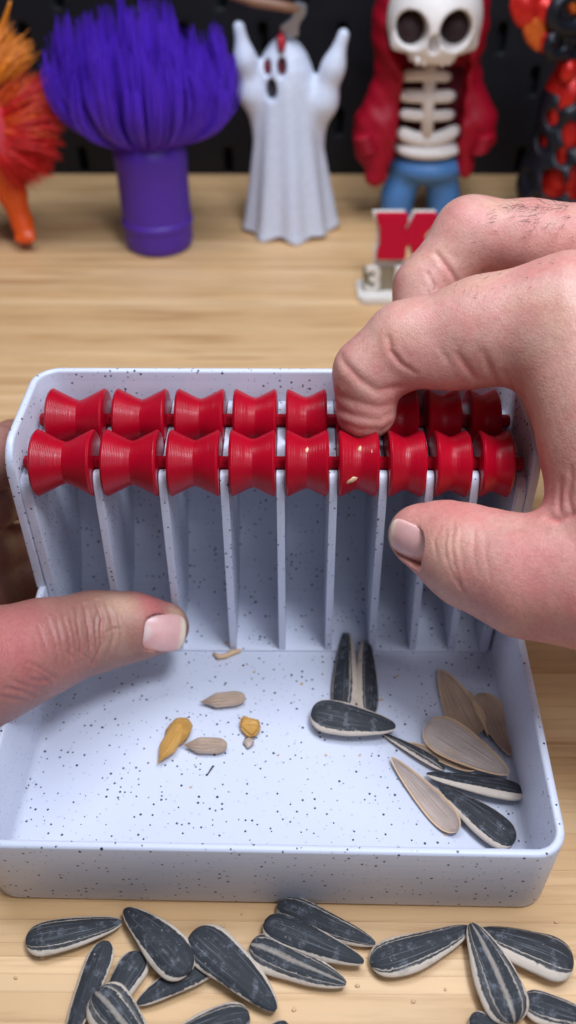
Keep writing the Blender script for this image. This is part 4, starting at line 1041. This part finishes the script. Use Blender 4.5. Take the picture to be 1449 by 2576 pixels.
def text_mesh(name, s, x0, z0, size, dz, mat, parent, Y, bold=0.02):
    cu = bpy.data.curves.new(name, 'FONT'); cu.body = s; cu.size = size*MM; cu.extrude = dz/2*MM; cu.offset = bold*size*MM; cu.bevel_depth = 0.25*MM
    to = bpy.data.objects.new(name+'_tmp', cu); COL.objects.link(to); bpy.context.view_layer.update()
    me = bpy.data.meshes.new_from_object(to.evaluated_get(bpy.context.evaluated_depsgraph_get()))
    V = np.array([v.co[:] for v in me.vertices])/MM; F = [list(p.vertices) for p in me.polygons]
    bpy.data.objects.remove(to); bpy.data.meshes.remove(me)
    W = np.stack([V[:, 0]+x0, Y-V[:, 2], V[:, 1]+z0], 1)
    return mk(name, W, F, MAT[mat], parent, smooth=False)
V, F = prism([Kp(912, 668), Kp(1130, 668), Kp(1130, 732), Kp(912, 732)], 'y', KY-3.0, KY-0.6, 0.3); plate_o = mk('gap_shade_plate', V, F, MAT['sign_shade'], sign, angle=30)  # added backing; its dark beige stands in for shade between the characters
for ch, px0 in (('3', 908), ('D', 980)):
    text_mesh('raised_character', ch, Kp(px0, 700)[0]+1.2, Kp(px0, 722)[1], 20.5, 2.4, 'sign_white', plate_o, KY-4.4, 0.018)

# shaggy red and orange beast at the far left
LY = 415.0; l0 = PL(0, 590, LY); l0[2] = 0
lion = empty('shaggy_figure', l0, 'shaggy red and orange bristled animal figurine cut off by the left edge', 'figurine')
c0 = PL(-20, 300, LY)
def beast(P):
    d = ell(P, c0+np.array([0, 4, 0]), (24, 20, 26))
    d = smin(d, chain(P, [(PL(-10, 400, LY), 14), (PL(28, 480, LY-4), 8.5), (PL(56, 560, LY-8), 6.0), (PL(62, 592, LY-12), 5.5)], 4), 6)
    d = smin(d, chain(P, [(PL(-50, 400, LY), 14), (PL(-80, 560, LY-8), 7), (PL(-80, 592, LY-12), 6)], 4), 6)
    for k in range(3): d = smin(d, chain(P, [(PL(50+14*k, 585, LY-12), 2.6), (PL(46+17*k, 602, LY-16), 2.2)], 2), 1.2)
    return smax(d, 0.2-P[..., 2], 0.5)
V, Q = nets(beast, (c0[0]-36, LY-34, -0.6), (c0[0]+40, LY+30, c0[2]+36), 1.2); mk('body', V, Q, MAT['flame_orange'], lion)
def fan(n, a0, a1, r0, r1, cz, mat, name, ymul=0.5, rb=0.55, cen=None, curl=0.0):
    parts = []
    for _ in range(n):
        a = random.uniform(a0, a1); L = r1*random.choice((0.6, 0.75, 0.86, 0.93, 1.0))*random.uniform(0.9, 1.05); yo = random.uniform(-1, 1)
        cc = cen if cen is not None else c0
        p0 = cc+np.array([r0*math.cos(a), -14+10*yo, r0*math.sin(a)])
        p2 = cc+np.array([L*math.cos(a+random.gauss(0, .05)), yo*14*ymul-6, L*math.sin(a+random.gauss(0, .05))])
        p1 = (p0+p2)/2+np.array([random.gauss(0, 2), -6+6*yo, curl+2+random.gauss(0, 2.5)]); p2 = p2+np.array([random.gauss(0, 1.5), random.gauss(0, 5), random.gauss(0, 1.5)])
        parts.append(tube(bez(p0, p1, p2, 6), [0.42, 0.45, 0.45, 0.4, 0.32, 0.12], 4, False))
    V, F = join(parts); o = mk(name, V, F, MAT[mat], lion); o['kind'] = 'stuff'
fan(1900, -1.25, 0.62, 10, pxmm(174, LY, 0, 300), 0, 'red_bristle', 'mane', cen=c0)
fan(600, -0.2, 0.95, 10, pxmm(170, LY, 0, 300), 0, 'flame_orange', 'mane', cen=c0)
fan(800, 0.55, 2.0, 6, pxmm(150, LY, 0, 200), 0, 'orange_bristle', 'tuft', cen=PL(-16, 215, LY))
V, F = tube(bez(PL(-10, 90, LY), PL(12, 60, LY), PL(26, 2, LY), 8), [1.6, 1.5, 1.4, 1.3, 1.2, 1.1, 0.9, 0.6], 8); mk('horn', V, F, MAT['orange_bristle'], lion)
V, F = ellmesh(PL(-6, 310, LY-22), (np.array([6.5, 0, 0]), np.array([0, 5, 0]), np.array([0, 0, 20])), 16, 12, 0.12, 8); mk('face', V, F, MAT['pink_red'], lion)

# black and red linked figure at the far right
DY = 440.0; d0 = PL(1430, 560, DY); d0[2] = 0
drg = empty('linked_figure', d0, 'black openwork figurine with shiny red core cut off by the right edge', 'figurine')
du = dep(PL(1400, 300, DY))/FPX
def core(P):
    d = chain(P, [(PL(1440, 560, DY), 22), (PL(1420, 440, DY), 20), (PL(1425, 330, DY), 15), (PL(1430, 230, DY), 13), (PL(1440, 170, DY), 9)], 5)
    return smax(d, 0.4-P[..., 2], 0.5)
V, Q = nets(core, (d0[0]-40, DY-34, 0), (d0[0]+34, DY+30, PL(1440, 130, DY)[2]), 1.3); mk('core', V, Q, MAT['core_red'], drg)
holes = [(1404, 318, 15, 27), (1378, 385, 13, 26), (1394, 466, 27, 36), (1390, 222, 13, 18), (1447, 245, 20, 38), (1446, 350, 22, 34), (1449, 455, 22, 40), (1338, 468, 18, 30), (1425, 285, 8, 14), (1420, 400, 12, 20), (1428, 530, 30, 24), (1360, 525, 24, 18)]
def lattice(P):
    d = chain(P, [(PL(1446, 560, DY), 38), (PL(1436, 450, DY), 31), (PL(1430, 360, DY), 20), (PL(1428, 260, DY), 14.5), (PL(1436, 205, DY), 9)], 6)
    d = np.abs(d+1.2)-2.6
    for (hx, hy, hw_, hh_) in holes:
        d = smax(d, -ell(P, un(hx, hy, y=DY-26), (hw_*du, 24, hh_*du)), 2.2)
    d = d+0.4*np.sin(P[..., 2]*0.42+P[..., 0]*0.3)
    return smax(d, 0.3-P[..., 2], 0.5)
V, Q = nets(lattice, (d0[0]-52, DY-48, -0.4), (d0[0]+40, DY+20, PL(1440, 160, DY)[2]), 1.1); mk('openwork_shell', V, Q, MAT['link_black'], drg)
def ring(cx, cy, rx_, rz_, tr, dy, tilt=0.0):
    c = un(cx, cy, y=DY+dy); pts = []
    for k in range(29):
        a = 2*math.pi*k/28; x = rx_*du*math.cos(a); z = rz_*du*math.sin(a)
        pts.append(c+np.array([x*math.cos(tilt)-z*math.sin(tilt), 3*math.cos(a), x*math.sin(tilt)+z*math.cos(tilt)]))
    V, F = tube(pts, tr, 10, False); mk('link', V, F, MAT['link_black'], drg)
for a_ in ((1402, 112, 22, 24, 3.2, -16, 0.3), (1436, 28, 42, 34, 4.4, -14, 0.2), (1440, 120, 26, 22, 3.4, -10, -0.3)): ring(*a_)
for (p, q, r_, mt) in (((1300, -10), (1345, 60), 8, 'core_red'), ((1330, 30), (1362, 118), 6.5, 'core_orange'), ((1380, -5), (1366, 60), 7, 'core_red'), ((1412, 178), (1448, 182), 6.5, 'core_red'), ((1426, 20), (1449, 4), 6, 'core_orange'), ((1352, 70), (1385, 130), 5, 'core_red')):
    P_, Q_ = PL(*p, DY-12), PL(*q, DY-12); ax_ = Q_-P_
    sd = np.cross(ax_, [0, 1, 0]); sd = sd/np.linalg.norm(sd)
    V, F = ellmesh((P_+Q_)/2, (sd*r_, np.array([0, 4.5, 0]), ax_*0.62), 14, 10, 0.06, int(p[0])); mk('scale', V, F, MAT[mt], drg)
for o in list(COL.objects):
    if o.type == 'MESH' and o.parent is None and not o.get('label'): print('UNLABELLED', o.name)

parts = []
for (px, py, r_, zz) in ((570, 1618, 0.45, 3.4), (640, 1690, 0.35, 2.1), (700, 1900, 0.3, 2.1), (820, 1900, 0.35, 2.1), (760, 1720, 0.4, 2.1), (905, 1900, 0.3, 2.1), (960, 1760, 0.45, 2.1), (1000, 1700, 0.35, 2.1), (1235, 2060, 0.5, 2.1), (1180, 1940, 0.7, 2.1), (480, 1980, 0.3, 2.1), (1262, 1925, 0.4, 2.1), (1120, 2100, 0.35, 2.1),
                         (105, 2408, 0.5, 0.1), (560, 2330, 0.4, 0.1), (610, 2300, 0.3, 0.1), (900, 2480, 0.45, 0.1), (1040, 2520, 0.4, 0.1), (1120, 2490, 0.3, 0.1), (740, 2540, 0.4, 0.1), (40, 2460, 0.35, 0.1), (1400, 2320, 0.35, 0.1)):
    P = un(px, py, z=zz); parts.append(ellmesh(P+np.array([0, 0, r_*0.3]), (np.array([r_*1.4, r_*0.5, 0]), np.array([-r_*0.4, r_, 0]), np.array([0, 0, r_*0.5])), 7, 5, 0.35, px))
V, F = join(parts); tag(mk('crumbs', V, F, MAT['chip_tan']), 'scattered tiny tan husk crumbs on the tray floor and table', 'crumbs', kind='stuff')
